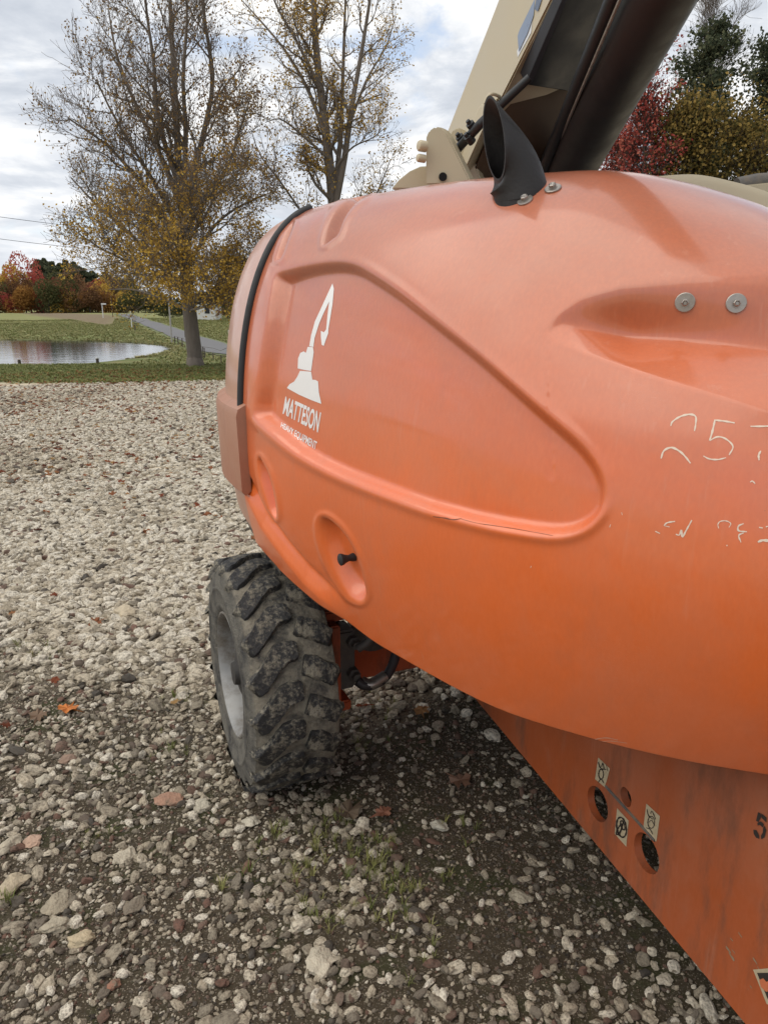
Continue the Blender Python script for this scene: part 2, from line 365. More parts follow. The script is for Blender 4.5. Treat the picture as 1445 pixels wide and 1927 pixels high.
def displacement(px, py, vis):
    d = np.zeros(px.shape)
    def reg(x0, y0, x1, y1): return vis & (px > x0) & (px < x1) & (py > y0) & (py < y1)
    m = reg(440, 440, 1200, 1080); s = sdf(px[m], py[m], PANEL)
    X_, Y_ = px[m], py[m]; lower = sstep(Y_, np.interp(X_, [480, 620, 900, 1140], [700, 740, 850, 930]), np.interp(X_, [480, 620, 900, 1140], [790, 830, 940, 980]))
    wd = np.interp(X_, [480, 520, 560, 800, 1130], [20, 20, 17, 16, 22])*(1-.25*lower)
    dd = (.026+.010*(1-sstep(X_, 500, 600)))*sstep(s, 0, wd)
    dd -= (.001+.0038*lower)*np.exp(-((s+7)/8.0)**2)     # rolled rim, fuller along the lower edge
    d[m] += dd
    for poly, depth, wdt, bx in ((LENS1, .028, 7, (470, 840, 540, 1000)), (LENS2, .038, 20, (580, 950, 710, 1150)), (NOTCH1, .030, 10, (590, 340, 720, 480)), (NOTCH2, .022, 7, (505, 400, 570, 500))):
        m = reg(*bx); s = sdf(px[m], py[m], poly); d[m] += depth*sstep(s, 0, wdt)-(.003*np.exp(-((s+5)/5)**2))
    # scoop with the two bolts
    m = reg(1000, 480, 1700, 900); x = px[m]; y = py[m]
    yu = np.interp(x, [1020, 1028, 1040, 1054, 1092, 1173, 1302, 1445, 1700], [621, 618, 604, 590, 562, 540, 527, 520, 512])
    yc = np.interp(x, [1020, 1028, 1054, 1250, 1445, 1700], [621, 621, 600, 599, 609, 622])
    yl = np.interp(x, [1020, 1028, 1040, 1080, 1125, 1257, 1445, 1700], [621, 626, 641, 657, 673, 718, 773, 850])
    amp = .058*sstep(x, 1012, 1200)
    up = sstep(y, yu-6, yc+10); dn = 1-sstep(y, yc+6, yl+4)*.0-np.clip((y-(yc+8))/(yl-yc-8+1e-6), 0, 1)
    edge = np.where(y < yc+8, up, np.clip(dn, 0, 1))
    d[m] += amp*edge
    # rolled lip along the lower left edge
    lipx = np.array([460, 500, 540, 580, 620, 660]); lipy = np.array([905, 985, 1040, 1088, 1125, 1165])
    m = reg(455, 880, 680, 1200); yy = np.interp(px[m], lipx, lipy); q = py[m]-yy
    d[m] += (.010*np.exp(-((q+20)/7)**2)-.016*sstep(q, -14, 8))*(1-sstep(px[m], 600, 662))
    # shallow roll above the bottom edge on the near side
    return d
i_seam = int(np.interp(.0, [0], [0]))
# seam: where the bulge line is seen at x = 457
bx, by, bd = proj(np.c_[C+Nin*.0, z_blg]); cand = np.where((C[:, 1] < 2.9))[0]
i_seam = cand[np.argmin(np.abs(bx[cand]-460))] if len(cand) else 300
idx, HG = hood_surface(i_seam, NS, 2, 120, 250, 7)
HG[3:] = HG[3:]
N0 = grid_normals(HG)
sgn = np.sign((N0*(HG-np.array([.9, 2.6, 1.3]))).sum(-1).mean()); N0 *= sgn
px, py, dep = proj(HG)
facing = (N0*(HG-np.array([0, 0, CAM_H]))).sum(-1) < .02
rowmask = np.zeros(HG.shape[:2], bool); rowmask[3:-4] = True
dsp = displacement(px, py, facing & rowmask)
# smooth the displacement a little over the grid
for _ in range(1):
    dsp[1:-1, 1:-1] = (dsp[1:-1, 1:-1]*4+dsp[:-2, 1:-1]+dsp[2:, 1:-1]+dsp[1:-1, :-2]+dsp[1:-1, 2:])/8
HG2 = HG-N0*dsp[..., None]
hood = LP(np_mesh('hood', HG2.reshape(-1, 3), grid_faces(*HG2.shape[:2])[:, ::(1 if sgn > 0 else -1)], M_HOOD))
_step = 1
hv = HG2[::_step, ::_step]; BV = BVHTree.FromPolygons(hv.reshape(-1, 3).tolist(), grid_faces(*hv.shape[:2]).tolist())
EYE = Vector((0, 0, CAM_H))
def on_hood(px, py, off=.0015):
    d = Vector(ray(px, py)).normalized(); h = BV.ray_cast(EYE, d)
    if h[0] is None: return None
    n = h[1] if h[1].dot(d) < 0 else -h[1]
    return h[0]+n*off, n

# ---- the second cover beyond the black seam, and the counterweight under it
i2, CG = hood_surface(0, i_seam-5, 4, 30, 70, 4)
LP(np_mesh('rear_cover', CG.reshape(-1, 3), grid_faces(*CG.shape[:2]), M_COVER))
seam = hood_surface(i_seam-4, i_seam-3, 1, 60, 80, 3)[1][3:, 0]; seam = seam[(seam[:, 2] > 1.262) | (np.arange(len(seam)) > 70)]
seam = seam[:max(8, int(np.argmax(proj(seam)[0] > 588)))] if (proj(seam)[0] > 588).any() else seam
ns = Nin[i_seam]
MB().tube(seam-np.array([ns[0], ns[1], 0])*.003, .0125, 10).build('rubber_seal', M_RUB, smooth=True)
LP(bpy.data.objects['rubber_seal'])
cw = []
for off, z in ((-.005, 1.105), (.012, 1.092), (.024, 1.105), (.030, 1.335), (.024, 1.355), (-.005, 1.37)):
    ii = np.arange(0, i_seam+22, 5); cw.append(np.c_[C[ii]-Nin[ii]*off, np.full(len(ii), z)])
cw = np.array(cw)
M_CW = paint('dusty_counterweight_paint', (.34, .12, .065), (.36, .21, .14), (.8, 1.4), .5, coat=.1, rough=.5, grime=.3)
def closed_ends(Gr, name, m):
    b = MB(); nr, nc = Gr.shape[:2]; b.add(Gr.reshape(-1, 3), grid_faces(nr, nc).tolist()+[tuple(r*nc for r in range(nr)), tuple(r*nc+nc-1 for r in range(nr-1, -1, -1))]); return LP(b.build(name, m, smooth=True))
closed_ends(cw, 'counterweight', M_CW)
# turntable deck closing the body from below
dk = np.arange(0, NS, 32); inner = C[dk]+Nin[dk]*(ins_b[dk]+.03)[:, None]
poly = [(p[0], p[1], .90) for p in inner]+[(2.3, 3.6, .90), (1.2, 3.9, .90)]
LP(MB().prism(poly, (0, 0, .04)).build('turntable_deck', M_BLACK))

# ---- vinyl and pen marks laid on the hood
def decal(polys, name, m, off=.0007, cuts=2, maxlen=9, surf=None):
    bm = bmesh.new(); surf = surf or on_hood
    for poly in polys:
        vs = [bm.verts.new((x, y, 0)) for x, y in poly]
        for tri in mgeo.tessellate_polygon([[Vector((x, y, 0)) for x, y in poly]]):
            try: bm.faces.new([vs[i] for i in tri])
            except ValueError: pass
    for _ in range(cuts):
        es = [e for e in bm.edges if e.calc_length() > maxlen]
        if not es: break
        bmesh.ops.subdivide_edges(bm, edges=es, cuts=1); bmesh.ops.triangulate(bm, faces=bm.faces)
    for v in bm.verts:
        h = surf(v.co.x, v.co.y, off); 
        if h: v.co = h[0]
    me = bpy.data.meshes.new(name); bm.to_mesh(me); bm.free(); return LP(link(name, me, m))
def stroke(pts, wdt):
    p = np.array(pts, float); p = spline(p, max(4, len(p)*5)) if len(p) > 2 else p
    d = np.gradient(p, axis=0); d /= np.linalg.norm(d, axis=1)[:, None]+1e-9; n = np.stack([-d[:, 1], d[:, 0]], 1)
    ww = wdt*(.55+.45*np.sin(np.linspace(.35, 2.9, len(p))))[:, None]/2*(1+.22*np.sin(np.arange(len(p))*1.1+p[0, 0]))[:, None]
    a = p+n*ww; b = p-n*ww
    return [[tuple(a[i]), tuple(a[i+1]), tuple(b[i+1]), tuple(b[i])] for i in range(len(p)-1)]
def text_polys(txt, quad, bold=.02, font=None):
    """text laid into a pixel quad: bottom-left, bottom-right, top-right, top-left"""
    cu = bpy.data.curves.new('t', 'FONT'); cu.body = txt; cu.offset = bold; cu.resolution_u = 3
    o = bpy.data.objects.new('t', cu); COL.objects.link(o); dg = bpy.context.evaluated_depsgraph_get(); dg.update()
    me = bpy.data.meshes.new_from_object(o.evaluated_get(dg)); V = np.array([v.co[:] for v in me.vertices]); out = []
    x0, x1, y0, y1 = V[:, 0].min(), V[:, 0].max(), V[:, 1].min(), V[:, 1].max(); q = np.array(quad, float)
    for p in me.polygons:
        r = []
        for i in p.vertices:
            u = (V[i, 0]-x0)/(x1-x0); v = (V[i, 1]-y0)/(y1-y0)
            r.append(tuple((q[0]*(1-u)+q[1]*u)*(1-v)+(q[3]*(1-u)+q[2]*u)*v))
        out.append(r)
    bpy.data.objects.remove(o); bpy.data.curves.remove(cu); bpy.data.meshes.remove(me); return out
def z3(L): return [(x/3.44+400, y/3.44+340) for x, y in L]
logo = [z3([(778, 665), (700, 835), (665, 910), (640, 1000), (628, 1072), (655, 1076), (662, 1020), (690, 930), (715, 870), (757, 782), (746, 870), (737, 964), (751, 964), (765, 880), (778, 800), (787, 700)]),
        z3([(703, 972), (722, 982), (738, 962), (752, 962), (750, 990), (735, 1030), (722, 1070), (708, 1062), (703, 1010)]),
        z3([(618, 1076), (652, 1078), (657, 1110), (650, 1160), (640, 1232), (600, 1226), (553, 1215), (556, 1150), (570, 1115), (592, 1105), (606, 1115)]),
        z3([(568, 1231), (640, 1237), (648, 1288), (668, 1290), (685, 1300), (690, 1370), (706, 1445), (640, 1420), (560, 1385), (483, 1342), (500, 1318), (530, 1300), (550, 1270)])]
decal(logo, 'excavator_logo', M_WHITE)
decal(text_polys('MATTESON', z3([(455, 1510), (683, 1632), (705, 1500), (475, 1395)]), .025), 'logo_lettering', M_WHITE)
decal(text_polys('HEAVY EQUIPMENT', z3([(441, 1603), (667, 1754), (679, 1690), (448, 1563)]), .02), 'logo_lettering', M_WHITE)
def z8(L): return [(x/3.108+980, y/3.108+480) for x, y in L]
for L, wd in (([(875, 1000), (885, 975), (930, 945), (985, 932), (1020, 945), (1020, 990), (1013, 1030)], 3), ([(818, 1190), (835, 1145), (880, 1126), (930, 1150), (965, 1185), (990, 1218)], 3.2),
    ([(1128, 965), (1190, 972), (1248, 982)], 2.8), ([(1132, 968), (1118, 1030), (1102, 1085)], 3.2), ([(1102, 1085), (1150, 1063), (1200, 1078), (1238, 1120), (1215, 1170)], 2.6), ([(1065, 1175), (1100, 1192), (1150, 1196), (1198, 1185)], 2.4),
    ([(1340, 1002), (1400, 1002), (1470, 1000), (1530, 1002), (1490, 1080), (1455, 1180)], 3), ([(1400, 1145), (1388, 1170), (1390, 1200)], 3.2),
    ([(835, 1582), (855, 1565), (900, 1557)], 2.4), ([(838, 1583), (868, 1590)], 1.6), ([(785, 1615), (812, 1628)], 2), ([(905, 1632), (925, 1637), (938, 1605), (942, 1650), (965, 1610), (998, 1550)], 2.6),
    ([(1155, 1598), (1150, 1575), (1165, 1557), (1200, 1555), (1225, 1570), (1215, 1592)], 1.6), ([(1300, 1570), (1270, 1585), (1272, 1612), (1320, 1618)], 2.6), ([(1300, 1625), (1272, 1640), (1285, 1680)], 2.4), ([(1390, 1592), (1412, 1596)], 2.4), ([(1383, 1678), (1410, 1668), (1450, 1670), (1500, 1672)], 4.2), ([(1430, 1590), (1445, 1586), (1480, 1590)], 2.2),
    ([(1338, 1328), (1352, 1322), (1368, 1338)], 2), ([(518, 1592), (524, 1575)], 1.6), ([(1200, 1700), (1206, 1696)], 3), ([(588, 1505), (592, 1520)], 1.2), ([(57, 1828), (61, 1818)], 1.4)):
    decal(stroke(z8(L), wd*1.15), 'pen_stroke', M_MARK, cuts=0)
# dark scuff on the lower rim of the panel, pale rub near the bottom edge
M_SCUFF = simple('dark_scuff', (.16, .05, .025), .7, bump=0)
decal(stroke([(815, 972), (838, 975), (852, 978), (868, 976)], 1.6)+stroke([(868, 977), (900, 985), (960, 994), (1040, 1008)], .8), 'scuff_mark', M_SCUFF, cuts=0)
M_RUBBED = simple('pale_rub', (.62, .30, .19), .6, bump=0)
decal(stroke([(1118, 1391), (1140, 1388), (1162, 1392)], 1.8)+stroke([(1125, 1396), (1150, 1394), (1180, 1398)], 1.4), 'rub_mark', M_RUBBED, cuts=0)

# ---- hood bolts with big washers
def bolt_on(name, px, py, rw, rh, m, surf=on_hood, th=.004, hh=.008):
    h = surf(px, py, .0); c, n = h; b = MB()
    b.lathe([(0, rw*.3), (.0005, rw), (th*.7, rw), (th, rw*.93), (th*1.01, rh*1.2), (th*1.2, rh*1.2)], c, n, 28)
    b.lathe([(th*1.0, rh), (th+hh*.8, rh), (th+hh, rh*.75), (th+hh*.7, rh*.45), (th+hh*.7, .0004)], c, n, 6)
    return LP(b.build(name, m, smooth=True))
bolt_on('hood_bolt', 1288, 569, .0165, .006, M_STEEL); bolt_on('hood_bolt', 1384, 571, .0165, .006, M_STEEL)
# latch knob in the lower oval recess
h, n = on_hood(667, 1048, 0); n = (n+Vector((-.9, -.25, .1))).normalized()
LP(MB().lathe([(-.02, .010), (.006, .011), (.016, .008), (.026, .011), (.034, .015), (.040, .016), (.043, .012), (.0435, .001)], h, n, 20).build('hood_latch', M_RUB, smooth=True))

# ---- exhaust stack
eb, en = on_hood(982, 368, 0)
def pxm(dpx, Y): return dpx/F*(Y*CT+.0)
Yb = eb.y+.035
c0 = np.array(P(982, 372, Yb)); c1 = np.array(P(929, 262, Yb-.02)); k = 40
th = np.arange(k)*2*math.pi/k; sc = Yb/F
# base ring: roughly level; end ring: a tall slash-cut ellipse facing left
A0 = np.array([47*sc*1.02, 0, 0]); B0 = np.array([0, 47*sc, 0.0])
A1 = np.array([.018, -.012, .0])*1.0; U1 = np.array([-12*sc, 0, 66*sc*1.0]); B1 = np.array([-.013, .050, 0])
rings = []; M1 = 18
def ring(c, ax, bx): return c+np.cos(th)[:, None]*ax+np.sin(th)[:, None]*bx
for q in np.linspace(0, 1, M1):
    e = q*q*(3-2*q)
    ctr = (1-q)**2*c0+2*q*(1-q)*np.array(P(958, 300, Yb))+q*q*c1
    ang = e*1.0
    ax = A0*(1-q)+U1*q; ax_n = (np.linalg.norm(A0)*(1-q)+np.linalg.norm(U1)*q)*(1-.50*q*(1-q))
    ax = ax/np.linalg.norm(ax)*ax_n
    rings.append(ring(ctr, ax, (B0*(1-q)+B1*q)*(1-.30*q*(1-q))))
rings = np.array(rings); low = rings[0]+np.array([.0, 0, -.06]); rings = np.concatenate([low[None], rings])
inner = np.array([r.mean(0)+(r-r.mean(0))*.93 for r in rings[::-1]])
allr = np.concatenate([rings, inner]); b = MB(); nr = len(allr)
b.add(allr.reshape(-1, 3), [(i*k+j, i*k+(j+1) % k, (i+1)*k+(j+1) % k, (i+1)*k+j) for i in range(nr-1) for j in range(k)])
exh = LP(b.build('exhaust_pipe', M_PIPE, smooth=True))
fl = MB(); fl.lathe([(0, .040), (.002, .058), (.006, .058), (.007, .05)], eb+Vector((.006, .035, .004))+en*.001, (en+Vector((0, 0, .8))).normalized(), 36)
LP(fl.build('exhaust_flange', M_PIPE, smooth=True))
bolt_on('flange_bolt', 1040, 356, .017, .008, M_STEEL); bolt_on('flange_bolt', 988, 378, .016, .008, M_STEEL)
plug = MB(); rr = rings[8]; plug.add(np.vstack([rr.mean(0)+(rr-rr.mean(0))*.94]), [tuple(range(k))]); LP(plug.build('exhaust_baffle', M_SOOT_SHADE))
# ---- boom, lift cylinder and brackets (rising to the right and over the viewer's head)
def hexa(b4, t4, name, m, bevel=.004):
    b = MB(); v = [P(*q) for q in b4]+[P(*q) for q in t4]
    b.add(v, [(3, 2, 1, 0), (4, 5, 6, 7), (0, 1, 5, 4), (1, 2, 6, 5), (2, 3, 7, 6), (3, 0, 4, 7)]); return LP(b.build(name, m, bevel=bevel))
# beige box: near edge, left-back edge, hidden back, underside far edge
hexa([(905, 262, 2.42), (833, 268, 2.75), (985, 250, 2.95), (1010, 250, 2.60)], [(1112, -150, 1.95), (995, -150, 2.25), (1180, -150, 2.45), (1250, -150, 2.15)], 'boom', M_BEIGE, .006)
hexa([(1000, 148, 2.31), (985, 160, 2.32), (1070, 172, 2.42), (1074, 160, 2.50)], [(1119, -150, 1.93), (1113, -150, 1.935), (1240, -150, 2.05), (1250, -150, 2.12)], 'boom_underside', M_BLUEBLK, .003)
hexa([(983, 138, 2.262), (977, 136, 2.265), (989, 158, 2.27), (1001, 156, 2.275)], [(1114, -150, 1.925), (1108, -150, 1.928), (1122, -150, 1.90), (1130, -150, 1.905)], 'edge_channel', simple('slate_edge', (.05, .06, .075), .5), .001)
hexa([(885, 335, 2.50), (905, 335, 2.62), (1010, 335, 2.70), (1015, 330, 2.60)], [(952, 175, 2.33), (975, 175, 2.6), (1060, 160, 2.7), (1072, 165, 2.50)], 'boom_foot', M_BROWN, .003)
hexa([(868, 335, 2.46), (856, 330, 2.50), (880, 330, 2.7), (905, 335, 2.60)], [(935, 186, 2.30), (900, 200, 2.40), (950, 170, 2.55), (958, 172, 2.45)], 'foot_plate', M_BEIGE, .004)
cyl = MB(); a = np.array(P(1052, 345, 2.62)); c = np.array(P(1262, -70, 1.78)); q = np.linspace(0, 1, 8)[:, None]
cyl.tube(a*(1-q*1.5)+c*q*1.5, np.linspace(.088, .088, 8), 48); LP(cyl.build('lift_cylinder', M_BLACK, smooth=True))
ax = (c-a)/np.linalg.norm(c-a)
LP(MB().box(P(1287, 2, 1.83), (.022, .03, .012)).build('cylinder_lug', M_BLACK, bevel=.004))
a2 = np.array(P(1016, 335, 2.52)); c2 = np.array(P(1172, -50, 1.80)); LP(MB().tube([a2, (a2+c2)/2, c2], .018, 14).build('side_rail', M_BLACK, smooth=True))
a3 = np.array(P(1030, 318, 2.47)); c3 = np.array(P(1178, -30, 1.76)); LP(MB().tube([a3, (a3+c3)/2, c3], .004, 6).build('steel_line', M_STEEL, smooth=True))
# rod with fittings beside the pipe
a4 = np.array(P(852, 290, 2.40)); c4 = np.array(P(905, 232, 2.25)); d4 = np.array(P(996, 146, 2.2))
LP(MB().tube([a4, c4, d4], [.013, .013, .011], 12).build('hydraulic_rod', M_BLACK, smooth=True))
for x, y, Y in ((868, 262, 2.36), (888, 238, 2.29), (884, 262, 2.30)):
    g = np.array(P(x, y, Y)); LP(MB().lathe([(-.012, .004), (-.012, .012), (.012, .012), (.013, .007), (.022, .006), (.022, .001)], g, (-.7, -.5, .6), 14).build('hose_fitting', M_BLACK, smooth=True))
hk = [P(912, 196, 2.22), P(918, 182, 2.22), P(926, 177, 2.22), P(938, 181, 2.24), P(942, 186, 2.25)]
LP(MB().tube(spline(hk, 16), .0045, 8).build('lifting_hook', M_BEIGE, smooth=True))
# side brackets seen over the hood
def plate(name, pts, Y, th, m, bevel=.004, skew=.0):
    v = [P(x, y, Y+skew*(x-pts[0][0])/100) for x, y in pts]; return LP(MB().prism(v, (0.02, th, 0)).build(name, m, bevel=bevel))
plate('pivot_bracket', [(800, 348), (801, 258), (806, 246), (818, 238), (832, 240), (841, 252), (860, 290), (880, 330), (886, 345)], 2.32, .03, M_BEIGE)
plate('pivot_bracket', [(842, 348), (842, 262), (852, 243), (866, 240), (880, 270), (905, 340)], 2.48, .03, M_BEIGE)
plate('curved_guard', [(735, 356), (750, 338), (770, 322), (790, 313), (812, 312), (812, 356)], 2.42, .05, M_BEIGE)
for x, y, r in ((801, 276, .015), (799, 299, .011)):
    g = np.array(P(x, y, 2.30)); LP(MB().lathe([(0, r), (.02, r), (.024, r*.8), (.026, r*.3), (.026, .001)], g, (-.9, -.45, .05), 24).build('pivot_pin', M_BEIGE, smooth=True))
g = np.array(P(833, 333, 2.315)); LP(MB().lathe([(0, .0005), (0, .011), (.003, .012), (.0031, .0005)], g, (0, -1, 0), 20).build('bracket_hole', M_SOOT_SHADE))  # solid dark disc: the shade inside the hole is put into its colour
# boom sticker: pale blue panel with white border, top of the boom side
def plane_surf(a, b, c):
    a, b, c = Vector(a), Vector(b), Vector(c); n = (b-a).cross(c-a).normalized()
    if n.dot(a-EYE) > 0: n = -n
    def s(px, py, off=.0015):
        d = Vector(ray(px, py)); t = (a-EYE).dot(n)/d.dot(n); return EYE+d*t+n*off, n
    return s
bs = plane_surf(P(905, 262, 2.42), P(833, 268, 2.75), P(1112, -150, 1.95))
decal([[(984, -40), (984, 22), (970, 66), (975, 108), (1000, 62), (1004, 30), (1040, -40)]], 'boom_sticker', simple('sticker_border', (.62, .64, .66), .35, bump=0), off=.002, surf=bs)
decal([[(990, -40), (990, 26), (976, 68), (978, 98), (995, 62), (1006, 30), (1010, -10), (1015, -40)]], 'boom_sticker', simple('sticker_blue', (.19, .24, .33), .35, bump=0), off=.004, surf=bs)
decal([[(1012, -8), (1024, -8), (1014, 22), (1008, 18)]], 'boom_sticker', simple('sticker_dark', (.10, .13, .19), .35, bump=0), off=.004, surf=bs)
# beige cover edge and dark rail behind the hood's right shoulder
st = MB(); n_ = 26; up = spline([(1230, 332), (1290, 328), (1330, 331), (1380, 342), (1420, 353), (1470, 372), (1560, 420)], n_)
top = np.array([P(x, y, 2.05) for x, y in up]); G4 = np.array([top+np.array([0, .0, -.30]), top+np.array([0, -.012, -.02]), top+np.array([0, 0, 0]), top+np.array([0, .03, 0]), top+np.array([0, .22, .0]), top+np.array([0, .22, -.3])])
st.add(G4.reshape(-1, 3), grid_faces(6, n_).tolist()); LP(st.build('beige_side_cover', M_BEIGE, smooth=True))
LP(MB().tube([P(1385, 352, 2.6), P(1420, 345, 2.6), P(1520, 338, 2.6)], .03, 10).build('rear_rail', M_GREY, smooth=True))
hexa([(1375, 362, 2.5), (1375, 362, 2.9), (1560, 362, 2.9), (1560, 362, 2.5)], [(1385, 350, 2.5), (1385, 350, 2.9), (1560, 332, 2.9), (1560, 332, 2.5)], 'rear_step', M_BEIGE, .003)

# ---- chassis side plate with tie-down holes
A = G(1402, 1927, .20); B = G(905, 1328, .20); U = (B-A); U.z = 0; U.normalize(); Vn = Vector((U.y, -U.x, 0))   # Vn points away from the viewer
if Vn.x < 0: Vn = -Vn
def on_plate(px, py, off=.0015):
    d = Vector(ray(px, py)); t = (A-EYE).dot(Vn)/d.dot(Vn); return EYE+d*t-Vn*off, -Vn
def to2(px, py): h = on_plate(px, py, 0)[0]; return ((h-A).dot(U), h.z)
def hole2(cx, cy, rx, ry, ang=0, k=20):
    o = []
    for i in range(k):
        t = 2*math.pi*i/k; x = rx*math.cos(t); y = ry*math.sin(t); o.append(to2(cx+x*math.cos(ang)-y*math.sin(ang), cy+x*math.sin(ang)+y*math.cos(ang)))
    return o
TH = .022
def sheet(outline, holes, name, m):
    cu = bpy.data.curves.new('c', 'CURVE'); cu.dimensions = '2D'; cu.fill_mode = 'BOTH'; cu.extrude = TH/2
    for L in [outline]+holes:
        sp = cu.splines.new('POLY'); sp.points.add(len(L)-1); sp.use_cyclic_u = True
        for i, q in enumerate(L): sp.points[i].co = (q[0], q[1], 0, 1)
    o = bpy.data.objects.new('c', cu); COL.objects.link(o); dg = bpy.context.evaluated_depsgraph_get(); dg.update()
    me = bpy.data.meshes.new_from_object(o.evaluated_get(dg)); bpy.data.objects.remove(o); bpy.data.curves.remove(cu)
    for v in me.vertices:
        q = v.co.copy(); w_ = A+U*q.x+Vn*(TH/2-q.z); v.co = (w_.x, w_.y, q.y)
    me.name = name; return LP(link(name, me, m))
Lb = (B-A).length
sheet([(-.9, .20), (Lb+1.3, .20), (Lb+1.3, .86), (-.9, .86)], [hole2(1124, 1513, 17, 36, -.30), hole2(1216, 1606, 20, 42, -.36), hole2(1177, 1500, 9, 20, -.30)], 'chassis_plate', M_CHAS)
# shallow rib running between the holes
r1 = on_plate(1140, 1480, .0)[0]; r2 = on_plate(1232, 1582, .0)[0]
LP(MB().tube([r1, (r1+r2)/2, r2], .0045, 8).build('weld_bead', M_GREY, smooth=True))
M_DEC = simple('worn_decal', (.46, .38, .25), .55, var=.2, scale=80, bump=0, dirt=(.22, .11, .05), dirt_amt=.05)
M_INK = simple('black_ink', (.03, .022, .018), .6, bump=0)
def z6(L): return [(x/2.651+900, y/2.651+1300) for x, y in L]
for q in ([(598, 332), (657, 388), (640, 450), (630, 480), (582, 440)], [(692, 585), (750, 648), (738, 778), (680, 712)], [(838, 562), (906, 625), (888, 752), (822, 690)]):
    decal([z6(q)], 'tie_down_decal', M_DEC, off=.001, surf=on_plate)
def ell(cx, cy, rx, ry, a0=0, a1=2*math.pi, n=12, rot=.35):
    return [(cx+rx*math.cos(t)*math.cos(rot)-ry*math.sin(t)*math.sin(rot), cy+rx*math.cos(t)*math.sin(rot)+ry*math.sin(t)*math.cos(rot)) for t in np.linspace(a0, a1, n)]
lines = []
for L, wd in ((ell(614, 415, 12, 24, rot=0), 2), ([(600, 355), (612, 385), (640, 392)], 2), ([(616, 378), (622, 360), (630, 392)], 1.6), ([(600, 455), (614, 440), (628, 460)], 1.8), ([(640, 370), (648, 400)], 1.4),
    (ell(716, 680, 24, 50, rot=-.15), 3.2), (ell(705, 690, 8, 30, rot=.5), 2.6), (ell(722, 670, 9, 24, rot=-.3), 2.6), ([(700, 720), (712, 700), (728, 640)], 2.6),
    (ell(864, 655, 17, 30, rot=0), 1.6), ([(843, 590), (850, 620), (872, 640)], 1.6), ([(860, 612), (868, 600), (886, 640)], 1.4), ([(838, 682), (858, 690), (872, 715)], 1.6), ([(852, 655), (866, 645), (878, 668)], 1.2)):
    lines.append((z6(L), wd))
for lo, hi in ((0, 5), (5, 9), (9, 14)):
    decal([q_ for L, wd in lines[lo:hi] for q_ in stroke(L, wd)], 'decal_drawing', M_INK, off=.0022, cuts=0, surf=on_plate)
seg = [z6(q_) for q_ in ([(1396, 604), (1408, 610), (1412, 628), (1398, 655), (1386, 648)], [(1412, 610), (1438, 632), (1437, 656), (1414, 634)], [(1392, 658), (1410, 650), (1425, 664), (1420, 682), (1405, 668), (1394, 672)], [(1428, 672), (1437, 695), (1428, 730), (1412, 740), (1410, 722), (1420, 705), (1421, 685)], [(1372, 692), (1388, 694), (1400, 718), (1402, 738), (1386, 732), (1374, 712)])]
decal(seg, 'stencilled_number', M_INK, off=.0015, cuts=0, surf=on_plate)
decal([z6([(1370, 1390), (1445, 1384), (1620, 1390), (1600, 1640), (1500, 1600), (1437, 1560)])], 'warning_sticker', M_DEC, off=.001, surf=on_plate)
decal([z6([(1392, 1406), (1600, 1404), (1585, 1620), (1445, 1535)])], 'warning_sticker', M_INK, off=.0022, surf=on_plate)
decal([z6([(1405, 1440), (1425, 1432), (1440, 1450), (1470, 1440), (1480, 1490), (1440, 1500), (1412, 1475)])], 'warning_sticker', simple('sticker_orange', (.55, .16, .07), .5, bump=0), off=.003, surf=on_plate)
# grey paint-loss patches
M_CHIP = simple('chipped_primer', (.26, .20, .13), .7, bump=0)
ch = []
for cx, cy, l in ((1305, 1218, 26), (1262, 1240, 18), (1246, 1290, 34), (1262, 1325, 40), (1380, 1348, 32), (1360, 1478, 18), (1346, 1488, 12), (1200, 1070, 8), (1272, 1300, 20), (1395, 1380, 14)):
    pts = [(cx+random.uniform(.6, 1.1)*l*.38*math.cos(t)*.6+math.sin(t)*l*.35, cy+random.uniform(.6, 1.1)*l*.62*math.sin(t)+math.cos(t)*l*.1) for t in np.linspace(0, 2*math.pi, 11)[:-1]]
    decal([z6(pts)], 'paint_chip', M_CHIP, off=.0008, cuts=0, surf=on_plate)
# chassis cross members behind the plate
Uv = np.array(U); Vv = np.array(Vn); Ux = [Uv, Vv, np.array([0, 0, 1.])]
base = np.array(A)
def inframe(u, v, z): q = base+Uv*u+Vv*v; return (q[0], q[1], z)
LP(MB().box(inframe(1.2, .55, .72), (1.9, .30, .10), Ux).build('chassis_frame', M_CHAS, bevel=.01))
LP(MB().box(inframe(1.1, 1.05, .53), (2.2, .012, .33), Ux).build('chassis_plate', M_CHAS))

